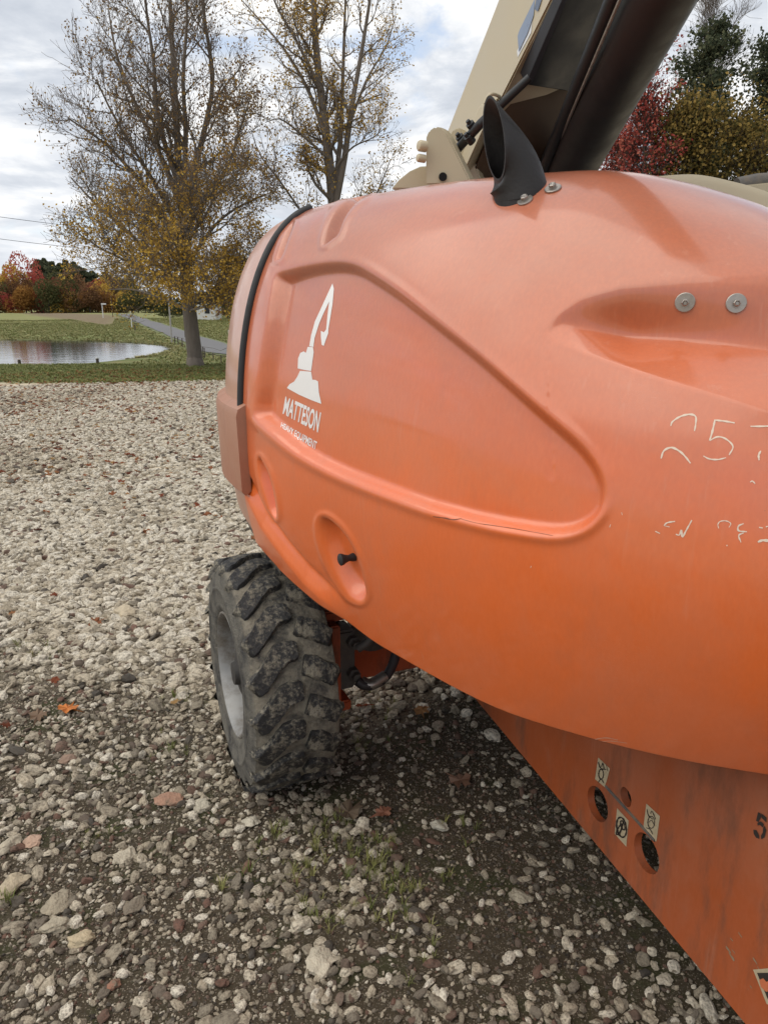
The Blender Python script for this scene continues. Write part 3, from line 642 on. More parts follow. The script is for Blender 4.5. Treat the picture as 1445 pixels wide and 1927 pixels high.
# ---- front wheel
WC = np.array([-.413, 2.392, .408]); AX = np.array([-.92, -.39, 0]); AX /= np.linalg.norm(AX)   # AX points out of the wheel, to the left
wheel = empty('wheel', WC); wheel.parent = lift; wheel.matrix_parent_inverse = Matrix.Translation(-lift.location)
q = Vector((0, 0, 1)).rotation_difference(Vector(AX)); wheel.rotation_mode = 'QUATERNION'
Xa = Vector((0, 0, 1)); Rm = Matrix((Vector((0, 0, 1)).cross(Vector(AX)), Vector((0, 0, 1)), Vector(AX))).transposed()  # local x: rolling direction, y: up, z: outwards
if Rm.determinant() < 0: Rm.col[0] = -Rm.col[0]
wheel.rotation_quaternion = Rm.to_quaternion(); wheel.scale = (.965, .965, .86)
def tyre_mat(name, lug):
    def fn(t):
        n = t.noise(t.obj, 16, 9, .7); n2 = t.noise(t.obj, 90, 6, .7); n3 = t.noise(t.obj, 5, 5, .6)
        mud = t.mix(n2, (.15, .132, .10), (.33, .30, .235)); rub = t.mix(n2, (.009, .009, .010), (.030, .030, .032))
        if lug: f = t.sm(t.math('ADD', t.math('ADD', t.math('MULTIPLY', n, .45), t.math('MULTIPLY', n2, .3)), t.math('MULTIPLY', n3, .25)), .47, .58)
        else: f = t.sm(t.math('ADD', t.math('MULTIPLY', n, .6), t.math('MULTIPLY', n3, .4)), .36, .56)
        if not lug:
            sw = t.sm(t.math('ABSOLUTE', t.add('ShaderNodeSeparateXYZ', {0: t.obj}).outputs[2]), .150, .163); mud = t.mix(sw, mud, t.mix(n, (.075, .072, .064), (.18, .165, .135)))
        col = t.mix(f, rub, mud)
        vo = t.add('ShaderNodeTexVoronoi', {'Vector': t.obj, 'Scale': 85}); sp = t.sm(vo.outputs['Distance'], .12, .22, 1, 0)
        col = t.mix(t.math('MULTIPLY', sp, t.sm(n, .5, .58)), col, (.24, .22, .19))
        return {'Base Color': col, 'Roughness': t.sm(f, 0, 1, .5, .92), 'Normal': t.bump(t.math('ADD', n2, t.math('MULTIPLY', n, 1.5)), .8, .010)}
    return mat(name, fn)
M_TYRE = tyre_mat('muddy_tyre', False); M_LUG = tyre_mat('worn_black_lug', True)
ty = MB(); prof = [(-.13, .212), (-.155, .225), (-.168, .27), (-.170, .32), (-.166, .362), (-.157, .392), (-.13, .404), (-.05, .406), (0, .407), (.05, .406), (.13, .404), (.157, .392), (.166, .362), (.170, .325), (.1712, .322), (.1735, .318), (.1735, .312), (.171, .308), (.168, .27), (.1655, .262), (.1675, .255), (.162, .238), (.150, .226), (.13, .212)]
ty.lathe(prof, (0, 0, 0), (0, 0, 1), 120, close=True)
me_o = ty.build('tyre', M_TYRE, wheel, smooth=True)
# tread lugs: a swept bar from the shoulder to the middle of the tread
def lug_mesh(side, sd=0):
    if side > 0: path = [(.159, .002, .396, .018), (.152, .006, .412, .021), (.140, .012, .419, .022), (.105, .045, .424, .022), (.065, .085, .426, .023), (.035, .105, .427, .024), (.000, .108, .427, .022), (-.018, .108, .424, .018)]
    else: path = [(-.159, .055, .396, .018), (-.152, .058, .412, .021), (-.140, .065, .419, .022), (-.105, .085, .424, .022), (-.065, .105, .426, .023), (-.030, .118, .426, .021)]
    b = MB(); V = []; path = [(p_[0], -p_[1], p_[2], p_[3]*1.36) for p_ in path]; rl = np.random.default_rng(sd); path = spline(path, 19); path[:, 3] *= 1+rl.normal(0, .035, 19); path[:, 1] += rl.normal(0, .0007, 19); path[:, 2] += rl.normal(0, .0010, 19)-.0008; n = len(path)
    for i, (a_, s, r, hw) in enumerate(path):
        rb = min(r-.022, .396) if abs(a_) < .165 else r; 
        dirn = np.array([path[min(i+1, n-1)][0]-path[max(i-1, 0)][0], path[min(i+1, n-1)][1]-path[max(i-1, 0)][1]]); dirn /= np.linalg.norm(dirn)+1e-9
        nn = np.array([-dirn[1], dirn[0]]); nn = nn if nn[1] > 0 else -nn
        if abs(a_) > .168: nn = np.array([0, 1.])
        for sgn_, top in ((-1.3, 0), (-1, 1), (1, 1), (1.3, 0)):
            aa = a_+nn[0]*hw*sgn_; ss = s+nn[1]*hw*sgn_; rr_ = r if top else rb
            if abs(a_) > .168: aa = a_+(.009*np.sign(a_) if top else -.004*np.sign(a_)); rr_ = r
            phi = ss/.42; V.append((rr_*math.sin(phi), rr_*math.cos(phi), aa))
    fs = []
    for i in range(n-1):
        for j in range(3): fs.append((i*4+j, i*4+j+1, i*4+5+j, i*4+4+j))
    fs += [(0, 1, 2, 3), tuple((n-1)*4+j for j in (3, 2, 1, 0))]
    b.add(V, fs); return b
NL = 20
for side in (1, -1):
    kinds = [lug_mesh(side, 5+q_).build('tread_lug', M_LUG, wheel, bevel=.003, segs=2) for q_ in range(5)]
    for i in range(NL):
        o = kinds[i] if i < 5 else kinds[(i*3+i//5) % 5].copy()
        if i >= 5: COL.objects.link(o); o.parent = wheel
        o.rotation_euler = (0, 0, -(2*math.pi*(i+(.0 if side > 0 else .45))/NL))
M_RIM_ = simple('dusty_silver_rim', (.27, .27, .265), .5, metal=.3, var=.35, scale=14, bump=.3, dirt=(.14, .115, .085), dirt_amt=.55)
rim = MB(); rim.lathe([(.150, .226), (.158, .229), (.160, .222), (.152, .216), (.135, .208), (.10, .203), (.07, .197), (.042, .192)], (0, 0, 0), (0, 0, 1), 72)
MB().lathe([(.042, .192), (.046, .17), (.030, .13), (.055, .11), (.055, .0005)], (0, 0, 0), (0, 0, 1), 60).build('wheel_disc', simple('dirty_silver_disc', (.20, .19, .18), .6, metal=.2, var=.4, scale=30, bump=.3, dirt=(.09, .075, .055), dirt_amt=.4), wheel, smooth=True)
rim.f = [f_ for f_ in rim.f if len(f_) < 10]; rim.build('rim', M_RIM_, wheel, smooth=True)
hb = MB(); hb.lathe([(-.03, .112), (.0, .11), (.05, .10), (.062, .07), (.065, .045), (.085, .04), (.088, .001)], (0, 0, .06), (0, 0, 1), 32); hb.build('hub', simple('greasy_hub', (.035, .032, .03), .7, var=.5, scale=60, bump=.5, dirt=(.12, .10, .075), dirt_amt=.1), wheel, smooth=True)
nut0 = MB().lathe([(0, .014), (.020, .014), (.024, .010), (.026, .001)], (0, 0, 0), (0, 0, 1), 6).build('wheel_nut', M_GREY, wheel)
for i in range(8):
    o = nut0 if i == 0 else nut0.copy()
    if i: COL.objects.link(o); o.parent = wheel
    o.location = (.105*math.cos(i*math.pi/4), .105*math.sin(i*math.pi/4), .05)
MB().lathe([(0, .006), (.03, .005), (.032, .002)], (.19, -.02, .11), (-.5, 0, 1), 8).build('valve_stem', M_GREY, wheel)

# ---- steering knuckle, axle and hoses beside the wheel
def wf(a_, f, z):                     # wheel frame: inboard distance, distance away from the viewer, height
    q = WC+(-AX)*a_+np.array([AX[1], -AX[0], 0])*f*(1 if -AX[0] > 0 else -1); return (q[0], q[1], z)
Wx = [-AX, np.array([AX[1], -AX[0], 0.])*(1 if -AX[0] > 0 else -1), np.array([0, 0, 1.])]
M_KNU = paint('orange_axle_paint', (.50, .085, .022), (.42, .13, .07), (-.2, 2.2), .2, coat=.05, rough=.55, grime=.75)
LP(MB().box(wf(.205, -.02, .42), (.018, .13, .17), Wx).build('knuckle_plate', M_KNU, bevel=.006))
LP(MB().box(wf(.235, .02, .60), (.05, .11, .02), Wx).build('knuckle_arm', M_KNU, bevel=.006))
LP(MB().box(wf(.235, .02, .235), (.05, .10, .02), Wx).build('knuckle_arm', M_KNU, bevel=.006))
LP(MB().box(wf(.262, -.045, .425), (.035, .05, .115), Wx).build('steering_valve', M_GREY, bevel=.008))
LP(MB().lathe([(-.16, .035), (-.15, .045), (.15, .045), (.16, .035)], wf(.235, .03, .42), (0, 0, 1), 20).build('kingpin', M_GREY, smooth=True))
LP(MB().box(wf(.54, .13, .325), (.29, .06, .085), Wx).build('axle_beam', M_KNU, bevel=.012))
LP(MB().box(wf(.62, .14, .66), (.42, .012, .05), Wx).build('axle_beam', M_KNU, bevel=.006))
for z in (.50, .375):
    LP(MB().lathe([(0, .024), (.03, .024), (.034, .018), (.04, .016), (.055, .016), (.056, .001)], wf(.285, -.09, z), np.array(Wx[1])*-1, 6).build('hose_fitting', M_GREY, smooth=True))
hs = [wf(.285, -.145, .365), wf(.32, -.16, .345), wf(.40, -.15, .37), wf(.46, -.10, .46), wf(.48, -.02, .58), wf(.50, .05, .72)]
LP(MB().tube(spline(hs, 24), .018, 12).build('hydraulic_hose', M_HOSE, smooth=True))
hs2 = [wf(.30, -.14, .357), wf(.33, -.158, .347), wf(.39, -.152, .366)]
LP(MB().tube(spline(hs2, 8), .0215, 12).build('hose_sleeve', M_STEEL, smooth=True))
hs = [wf(.285, -.145, .49), wf(.33, -.15, .52), wf(.38, -.12, .60), wf(.42, -.03, .72)]
LP(MB().tube(spline(hs, 20), .016, 12).build('hydraulic_hose', M_GREY, smooth=True))
hs = [wf(.22, .05, .60), wf(.23, .0, .70), wf(.30, .02, .74), wf(.34, .12, .70)]
LP(MB().tube(spline(hs, 20), .022, 12).build('hydraulic_hose', M_GREY, smooth=True))
hs = [wf(.39, -.16, .62), wf(.40, -.165, .56), wf(.385, -.165, .525), wf(.42, -.17, .545), wf(.50, -.17, .55)]
LP(MB().tube(spline(hs, 20), .0035, 6).build('cable_tie', simple('grey_plastic', (.25, .22, .2), .5), smooth=True))
LP(MB().lathe([(-.02, .10), (.02, .10), (.021, .085), (.03, .07), (.031, .001)], wf(.43, .06, .47), np.array(Wx[1])*-1, 28).build('steering_disc', M_GREY, smooth=True))
# ================================================================== LAND
def pond_s(X, Y):                       # < 1 inside the pond
    return (np.abs((X+36.6)/22.4)**2.3+np.abs((Y-42.5)/17.5)**2.3)
def Zt(X, Y, fine=True):
    X = np.asarray(X, float); Y = np.asarray(Y, float)
    b = np.interp(Y, [-1e5, 21.8, 23, 25, 27.5, 35, 60, 80, 140, 200, 400, 5000], [0, 0, -.20, -.62, -.85, -.84, -.93, -.66, .05, -.5, -1.6, -1.6])
    front = sstep(Y, 20, 30)
    p = pond_s(X, Y); b = b-(1-sstep(p, .55, 1.28))*1.1*front-sstep(1.6-p, 0, .8)*.08*front
    b = b+front*(vnoise(X, Y, .12, 3, 3)-.5)*.35*sstep(p, 1.0, 1.6)
    b = b+front*np.exp(-((Y-66)/5)**2)*sstep(-X, 14, 22)*(.08)
    if fine: b = b+(vnoise(X, Y, 1.1, 5, 4)-.5)*.05*(1-front)
    return b
ab = np.unique(np.r_[np.linspace(-180, -48, 34), np.linspace(-48, 36, 480), np.linspace(36, 180, 34)])[:-1]; ar = np.radians(ab)
rr = np.r_[np.geomspace(.25, 20, 200), np.geomspace(20, 160, 210)[1:], np.geomspace(160, 3000, 24)[1:]]
XX = rr[:, None]*np.sin(ar); YY = rr[:, None]*np.cos(ar); ZZ = Zt(XX, YY)
nr, nc = XX.shape; a_ = np.arange(nr*nc).reshape(nr, nc); an = np.roll(a_, -1, 1)
Q = np.stack([a_[:-1], a_[1:], an[1:], an[:-1]], -1).reshape(-1, 4)
V = np.stack([XX, YY, ZZ], -1).reshape(-1, 3)
# zones: gravel lot edge (wavering), tilled field, mud under the machine
gx = V[:, 0]; gy = V[:, 1]
def gravel_amt(x, y):
    e = 16.6+(vnoise(x, y, .35, 9, 3)-.5)*1.6
    return 1-sstep(y, e-.5, e+.5)
def mud_amt(x, y):                      # dark soil showing between the stones, near the viewer
    q = 3.25+(vnoise(x, y, .9, 11, 4)-.5)*2.2-.25*np.clip(x+.4, -1.0, 2)+np.clip(x, 0, 2)*1.3
    return 1-sstep(np.hypot(y, x*.5), q-.9, q+.7)
def GTer(px, py):
    d = ray(px, py); ts = np.geomspace(2, 400, 1500); z = CAM_H+d[2]*ts-Zt(d[0]*ts, d[1]*ts, False); i = np.argmax(z < 0) if (z < 0).any() else len(ts)-1
    return d[0]*ts[i], d[1]*ts[i]
FIELD = [GTer(*q) for q in ((40, 588.5), (110, 588), (225, 597), (221, 610), (208, 613), (180, 611), (110, 600), (60, 592.5))]
fld = np.clip(sdf(gx, gy, FIELD)*.35+.5, 0, 1)*(gy > 60)
me_attr = {'gravel': gravel_amt(gx, gy), 'mud': mud_amt(gx, gy), 'field': fld, 'pond': np.clip(1.5-pond_s(gx, gy), 0, 1)}
def ground_fn(t):
    g, mu, fi, po = (t.attr(k) for k in ('gravel', 'mud', 'field', 'pond'))
    y = t.add('ShaderNodeSeparateXYZ', {0: t.pos})
    nA = t.noise(t.pos, 1.6, 8, .65); nB = t.noise(t.pos, 26, 8, .7); nC = t.noise(t.pos, 160, 5, .7); nD = t.noise(t.pos, .12, 5, .6)
    soil = t.mix(nB, (.034, .027, .017), (.090, .070, .046)); soil = t.mix(t.sm(nC, .5, .7), soil, (.11, .095, .075))
    vs = t.add('ShaderNodeTexVoronoi', {'Vector': t.pos, 'Scale': 190}); vc = t.add('ShaderNodeSeparateColor', {0: vs.outputs['Color']}).outputs[0]
    soil = t.mix(t.math('MULTIPLY', t.sm(vs.outputs['Distance'], .30, .42, 1, 0), t.sm(vc, .45, .6)), soil, t.mix(vc, (.07, .056, .040), (.24, .20, .155)))
    moss = t.mix(nC, (.022, .030, .010), (.055, .065, .022))
    soil = t.mix(t.math('MULTIPLY', t.sm(t.noise(t.pos, 3.1, 7, .7), .50, .62), .6), soil, moss)
    pale = t.mix(nB, (.42, .35, .25), (.66, .57, .43)); pale = t.mix(t.sm(nA, .5, .66), pale, (.10, .075, .055))
    vo = t.add('ShaderNodeTexVoronoi', {'Vector': t.pos, 'Scale': 24}); pale = t.mix(t.sm(vo.outputs['Distance'], .1, .35, 1, 0), pale, (.70, .62, .49))
    lot = t.mix(mu, pale, soil)
    gr = t.mix(nB, (.08, .105, .03), (.16, .18, .06)); gr = t.mix(t.sm(nA, .45, .65), gr, (.20, .17, .08)); gr = t.mix(t.sm(nD, .42, .62), gr, (.12, .15, .05))
    far = t.sm(y.outputs[1], 55, 75); tall = t.mix(t.noise(t.mapping(t.pos, (1, .25, 1)), .6, 8, .7), (.13, .16, .045), (.28, .25, .11)); gr = t.mix(far, gr, tall)
    wv = t.add('ShaderNodeTexWave', {'Vector': t.mapping(t.pos, rot=(0, 0, R(28))), 'Scale': .30, 'Distortion': .6, 'Detail': 2})
    fc = t.mix(wv.outputs[1], (.115, .085, .050), (.235, .185, .110)); gr = t.mix(fi, gr, fc)
    bank = t.mix(nB, (.030, .032, .012), (.12, .105, .045)); gr = t.mix(t.sm(po, .12, .5), gr, bank)
    col = t.mix(g, gr, lot)
    bmp = t.math('ADD', t.math('MULTIPLY', nB, .6), t.math('MULTIPLY', nC, .35))
    return {'Base Color': col, 'Roughness': .95, 'Normal': t.bump(bmp, .8, .02), 'Specular IOR Level': .2}
M_GROUND = mat('gravel_lot_and_meadow', ground_fn)
gnd = np_mesh('ground', V, Q[:, ::-1], M_GROUND)
for k_, v_ in me_attr.items():
    at = gnd.data.attributes.new(k_, 'FLOAT', 'POINT'); at.data.foreach_set('value', v_.astype(np.float32))
cv_ = MB(); cc = V[:nc]; cv_.add(np.vstack([cc, [[0, 0, 0]]]), [(i, (i+1) % nc, nc) for i in range(nc)]); o = cv_.build('ground', M_GROUND)
for k_ in ('gravel', 'mud'):
    at = o.data.attributes.new(k_, 'FLOAT', 'POINT'); at.data.foreach_set('value', np.ones(nc+1, np.float32))
tag(gnd, kind='structure'); tag(o, kind='structure')

# pond water
def water_fn(t):
    n = t.noise(t.mapping(t.pos, (1, 1, 1)), .9, 6, .6)
    return {'Base Color': (.012, .014, .010), 'Roughness': .06, 'IOR': 1.33, 'Specular IOR Level': .9, 'Normal': t.bump(n, .25, .03)}
th_ = np.linspace(0, 2*math.pi, 90, endpoint=False)
wp = MB(); wp.add([(-36.6+27*math.copysign(abs(math.cos(a))**.87, math.cos(a)), 42.5+19.6*math.copysign(abs(math.sin(a))**.87, math.sin(a)), -1.0) for a in th_], [tuple(range(90))])
tag(wp.build('pond_water', mat('still_pond_water', water_fn)), kind='structure')

# road
le = [GTer(*q) for q in ((239, 598.6), (285, 617), (332, 636), (385, 655), (442, 674))]; re = [GTer(*q) for q in ((266, 598.6), (322, 618.5), (379, 639), (411, 649), (443.5, 659.5))]
def widths():
    L_, R_ = np.array(le)[::-1], np.array(re)[::-1]; out_ = []
    for y_ in (110, 92, 76, 62, 52, 44): out_.append(((np.interp(y_, L_[:, 1], L_[:, 0])+np.interp(y_, R_[:, 1], R_[:, 0]))/2, y_))
    return out_
cl_ = widths(); c0_, c1_ = cl_[0], cl_[-1]
dv_ = np.array(c0_)-np.array(cl_[1]); dv_ /= np.linalg.norm(dv_)
RW = 1.15
print('ROAD', cl_, [math.dist(a, b) for a, b in zip(le, re)])
ctl = [tuple(np.array(c0_)+dv_*45), tuple(np.array(c0_)+dv_*25)]+cl_+[(c1_[0]+6, c1_[1]-8), (c1_[0]+16, c1_[1]-13), (c1_[0]+40, c1_[1]-15), (c1_[0]+90, c1_[1]-14)]
sp_ = spline(ctl, 160); d_ = np.gradient(sp_, axis=0); d_ /= np.linalg.norm(d_, axis=1)[:, None]; nn_ = np.stack([-d_[:, 1], d_[:, 0]], 1)
def strip(off0, off1, dz, name, m, k=6):
    o_ = np.linspace(off0, off1, k); G_ = sp_[:, None]+nn_[:, None]*o_[None, :, None]; z_ = Zt(G_[..., 0], G_[..., 1], False); z_ = z_.mean(1, keepdims=True)+0*z_
    return tag(np_mesh(name, np.concatenate([G_, (z_+dz)[..., None]], -1).reshape(-1, 3), grid_faces(160, k)[:, ::-1], m), kind='structure')
strip(-RW, RW, .10, 'road', simple('worn_asphalt', (.13, .128, .13), .85, var=.12, scale=2, bump=.2))
strip(-RW-.35, RW+.35, .06, 'road_verge', simple('gravelly_verge', (.13, .15, .055), .95, var=.35, scale=3, bump=.2))

# ---- loose material scattered by geometry nodes: points carry rotation, scale, pick and tint
def rock(seed, sub, flat=.6, ang=.25):
    bm = bmesh.new(); bmesh.ops.create_icosphere(bm, subdivisions=sub, radius=1); r = random.Random(seed)
    cuts = [(Vector((r.gauss(0, 1), r.gauss(0, 1), r.gauss(0, 1))).normalized(), r.uniform(.55, .88)) for _ in range(9)]
    sx, sy = r.uniform(.8, 1.2), r.uniform(.65, 1.0); off = Vector((seed*3.1, seed*1.7, 0))
    for v in bm.verts:
        p = v.co.normalized()
        for n, d in cuts:
            k = p.dot(n)
            if k > d: p = p-n*(k-d)*.92
        p = p*(1+(mnoise.noise(p*1.7+off)*ang)+(mnoise.noise(p*5+off)*ang*.35 if sub > 2 else 0)); v.co = Vector((p.x*sx, p.y*sy, p.z*flat))
    me = bpy.data.meshes.new('pebble'); bm.to_mesh(me); bm.free(); return me
def scatter(name, protos, pts, rot, scl, pick, tint, material, label=None):
    hid = bpy.data.collections.new(name+'_kinds')
    for i, me in enumerate(protos):
        if not me.materials: me.materials.append(material)
        hid.objects.link(bpy.data.objects.new(f'{name}_kind_{i:02d}', me))
    me = bpy.data.meshes.new(name); me.vertices.add(len(pts)); me.vertices.foreach_set('co', np.asarray(pts, np.float32).ravel())
    for nm, ty_, ar_ in (('rot', 'FLOAT_VECTOR', rot), ('scl', 'FLOAT_VECTOR', scl)):
        at = me.attributes.new(nm, ty_, 'POINT'); at.data.foreach_set('vector', np.asarray(ar_, np.float32).ravel())
    at = me.attributes.new('pick', 'INT', 'POINT'); at.data.foreach_set('value', np.asarray(pick, np.int32))
    at = me.attributes.new('tint', 'FLOAT', 'POINT'); at.data.foreach_set('value', np.asarray(tint, np.float32))
    o = link(name, me); g = bpy.data.node_groups.new(name, 'GeometryNodeTree')
    g.interface.new_socket('Geometry', in_out='INPUT', socket_type='NodeSocketGeometry'); g.interface.new_socket('Geometry', in_out='OUTPUT', socket_type='NodeSocketGeometry')
    n = g.nodes; gi = n.new('NodeGroupInput'); go = n.new('NodeGroupOutput')
    ci = n.new('GeometryNodeCollectionInfo'); ci.inputs[0].default_value = hid; ci.inputs['Separate Children'].default_value = True; ci.inputs['Reset Children'].default_value = True
    ip = n.new('GeometryNodeInstanceOnPoints'); ip.inputs['Pick Instance'].default_value = True
    def na(nm, ty_): q = n.new('GeometryNodeInputNamedAttribute'); q.data_type = ty_; q.inputs[0].default_value = nm; return q.outputs[0]
    L = g.links; L.new(gi.outputs[0], ip.inputs['Points']); L.new(ci.outputs[0], ip.inputs['Instance']); L.new(na('pick', 'INT'), ip.inputs['Instance Index'])
    L.new(na('rot', 'FLOAT_VECTOR'), ip.inputs['Rotation']); L.new(na('scl', 'FLOAT_VECTOR'), ip.inputs['Scale']); L.new(ip.outputs[0], go.inputs[0])
    md = o.modifiers.new('scatter', 'NODES'); md.node_group = g
    return tag(o, label, kind='stuff')
def stone_fn(t):
    k = t.attr('tint', 'INSTANCER'); n = t.noise(t.obj, 3, 6, .65); n2 = t.noise(t.pos, 60, 5, .7)
    c = t.ramp(k, [(0, (.030, .024, .018)), (.12, (.075, .068, .060)), (.30, (.14, .122, .098)), (.42, (.21, .11, .080)), (.47, (.22, .185, .145)), (.58, (.31, .27, .205)), (.78, (.56, .48, .36)), (.92, (.74, .66, .52)), (1, (.84, .77, .64))])
    c = t.mix(t.sm(n, .35, .7), c, t.mix(.75, c, (.10, .080, .060))); c = t.mix(t.math('MULTIPLY', t.sm(n2, .55, .7), .35), c, (.14, .115, .09))
    return {'Base Color': c, 'Roughness': .88, 'Normal': t.bump(t.noise(t.obj, 7, 6, .7), .5, .12), 'Specular IOR Level': .3}
M_STONE = mat('limestone_gravel', stone_fn)
def wedge(n, r0, r1, a0, a1, dens_pow=1.0):
    u = rng.random(n); r = np.sqrt(r0**2+(r1**2-r0**2)*u) if dens_pow == 1 else r0*(r1/r0)**u
    a = np.radians(rng.uniform(a0, a1, n)); return r*np.sin(a), r*np.cos(a)
def stones(name, n, r0, r1, a0, a1, smin, smax, keep, protos, tintf, sink=.25, pw=1.0, size_pow=2.2):
    x, y = wedge(n, r0, r1, a0, a1, pw); k = keep(x, y) > rng.random(n); x, y = x[k], y[k]; m = len(x)
    # leave room for the tyre's contact patch
    s = smin+(smax-smin)*rng.random(m)**size_pow
    z = Zt(x, y)+s*(.5-sink)*.9; scl = np.stack([s*rng.uniform(.8, 1.2, m), s*rng.uniform(.7, 1.1, m), s*rng.uniform(.6, 1.0, m)], 1)
    rot = np.stack([rng.normal(0, .35, m), rng.normal(0, .35, m), rng.uniform(0, 6.28, m)], 1)
    print(name, m)
    return scatter(name, protos, np.stack([x, y, z], 1), rot, scl, rng.integers(0, len(protos), m), tintf(x, y, m), M_STONE)
small = [rock(i, 2, .62, .3) for i in range(6)]; big = [rock(20+i, 3, .62, .22) for i in range(7)]
def patch(x, y, s, seed): return vnoise(x, y, s, seed, 4)
def t_pale(x, y, m): return np.clip(rng.normal(.94, .11, m)-.5*(rng.random(m) < .09)-.3*(rng.random(m) < .10)-.15*sstep(patch(x, y, .5, 61), .56, .68), .02, 1)
def t_near(x, y, m): return np.clip(rng.normal(.54, .24, m)-.18*sstep(x, -.25, .15)*sstep(y, 1.25, 1.7), 0.0, .99)
tag(stones('pale_gravel', 46000, 2.6, 7.5, -36, 10, .010, .045, lambda x, y: (1-mud_amt(x, y)*.93)*gravel_amt(x, y), big[:4]+small, t_pale, size_pow=1.9), 'pale limestone gravel covering the lot behind the lift')
tag(stones('pale_gravel', 95000, 7.0, 17.6, -35, 6, .018, .046, lambda x, y: gravel_amt(x, y)*(.55+.45*sstep(patch(x, y, .4, 62), .3, .6)), small, t_pale), 'pale limestone gravel stretching back to the grass')
tag(stones('gravel', 120000, .75, 4.6, -38, 40, .0020, .0080, lambda x, y: .35+.65*sstep(patch(x, y, 1.6, 63), .42, .62), small, t_near, sink=.3, size_pow=1.6), 'fine grit strewn over the dark soil')
tag(stones('gravel', 46000, .75, 5.2, -38, 40, .006, .022, lambda x, y: (.50+.50*sstep(patch(x, y, 1.3, 64), .38, .58))*(1-.72*sstep(x, -.25, .15)*sstep(y, 1.25, 1.7)), small+big[:3], lambda x, y, m: np.clip(rng.normal(.70, .23, m), 0.02, .99), size_pow=2.0), 'mixed grey and beige gravel on the dark soil in front')
tag(stones('gravel', 3000, .9, 5.5, -38, 36, .018, .034, lambda x, y: (.15+.8*sstep(patch(x, y, .9, 65), .40, .6))*(1-.75*(x > -.1)*(y > 1.3)), big, lambda x, y, m: np.clip(rng.normal(.76, .16, m), 0, .99), size_pow=1.6), 'larger pale stones scattered in front of the tyre')

tag(stones('gravel', 34000, .75, 4.6, -66, -38, .0022, .0080, lambda x, y: .4+0*x, small, t_near, sink=.3, size_pow=1.6), 'fine grit on the soil beyond the left border')
tag(stones('gravel', 22000, .75, 5.2, -66, -38, .006, .024, lambda x, y: .6+0*x, small, lambda x, y, m: np.clip(rng.normal(.70, .23, m), 0.02, .99), size_pow=1.9), 'mixed gravel beyond the left border')
tag(stones('pale_gravel', 50000, 3.2, 17.6, -62, -35, .016, .045, lambda x, y: (1-mud_amt(x, y)*.93)*gravel_amt(x, y), small, t_pale), 'pale gravel beyond the left border')
# ---- single stones that stand out
def one_stone(px, py, wpx, hpx, col, label, seed, group=None):
    g = G(px, py+hpx*.35, 0); zt = float(Zt(g.x, g.y)); d = math.hypot(g.y, CAM_H); s = wpx/F*d/2
    me = rock(seed, 4, .62, .30); o = link('stone', me, simple('stone_'+label.split()[0]+str(seed), (col[0]*1.05, col[1]*1.0, col[2]*.88), .85, var=.42, scale=45, bump=.9, bd=.008, dirt=(.15, .125, .09), dirt_amt=.3), smooth=False)
    me.polygons.foreach_set('use_smooth', [True]*len(me.polygons)); me.set_sharp_from_angle(angle=R(28))
    o.location = (g.x, g.y, zt+s*.28*min(1, hpx/wpx)); o.scale = (s, s*.9, s*.55*min(1.4, hpx/wpx*1.5)); o.rotation_euler = (0, 0, seed)
    return tag(o, label, 'stone', group)
one_stone(322, 1498, 56, 30, (.33, .20, .155), 'flat pinkish stone lying left of the tyre foot', 41)
one_stone(605, 1802, 54, 42, (.46, .43, .38), 'large pale stone alone on dark soil, low in front of the tyre', 42)
one_stone(235, 1140, 46, 50, (.44, .39, .32), 'big blocky pale stone left of the tyre top', 43)
one_stone(66, 1575, 40, 36, (.42, .30, .25), 'rounded pink-tinged stone near the left border', 44)
one_stone(16, 1585, 42, 36, (.40, .37, .32), 'rounded grey-white stone touching the left border', 45)
one_stone(235, 1602, 48, 26, (.44, .41, .36), 'flat oblong pale stone between the pink stones and the big buff one', 46)
one_stone(155, 1754, 40, 46, (.42, .36, .27), 'upright buff stone low on the left', 47)
one_stone(25, 1655, 52, 50, (.40, .35, .28), 'large tan stone at the left border below the grey-white one', 48)
one_stone(380, 1510, 36, 28, (.42, .40, .36), 'rounded pale stone right of the flat pinkish stone', 49)
one_stone(472, 1542, 38, 26, (.45, .43, .39), 'pale stone just below the tyre foot', 50)
one_stone(258, 1690, 42, 36, (.18, .155, .13), 'dark brownish stone below the oblong pale stone', 51)
one_stone(110, 1690, 56, 34, (.30, .27, .225), 'broad low grey-brown stone low on the left', 52)
one_stone(105, 1730, 46, 34, (.36, .33, .28), 'flat grey stone leaning on the broad grey-brown one', 53)
one_stone(133, 1425, 36, 24, (.24, .17, .14), 'brownish stone below the orange leaf', 54)
one_stone(80, 1466, 36, 24, (.38, .36, .32), 'light grey stone left of the brownish stone', 55)
one_stone(825, 1547, 36, 34, (.40, .39, .36), 'pale grey stone between the brown leaf and the orange plate', 56)
one_stone(1252, 1838, 30, 18, (.40, .37, .33), 'small flat stone near the bottom edge of the orange plate', 57)
one_stone(360, 1578, 30, 34, (.36, .33, .28), 'small upright grey stone below the rounded pale stone', 58)
one_stone(978, 1762-80, 40, 26, (.30, .28, .24), 'grey stone in the middle of the dark soil', 59)
one_stone(213, 1845, 26, 30, (.30, .14, .10), 'small brick-red stone at the bottom left', 60)

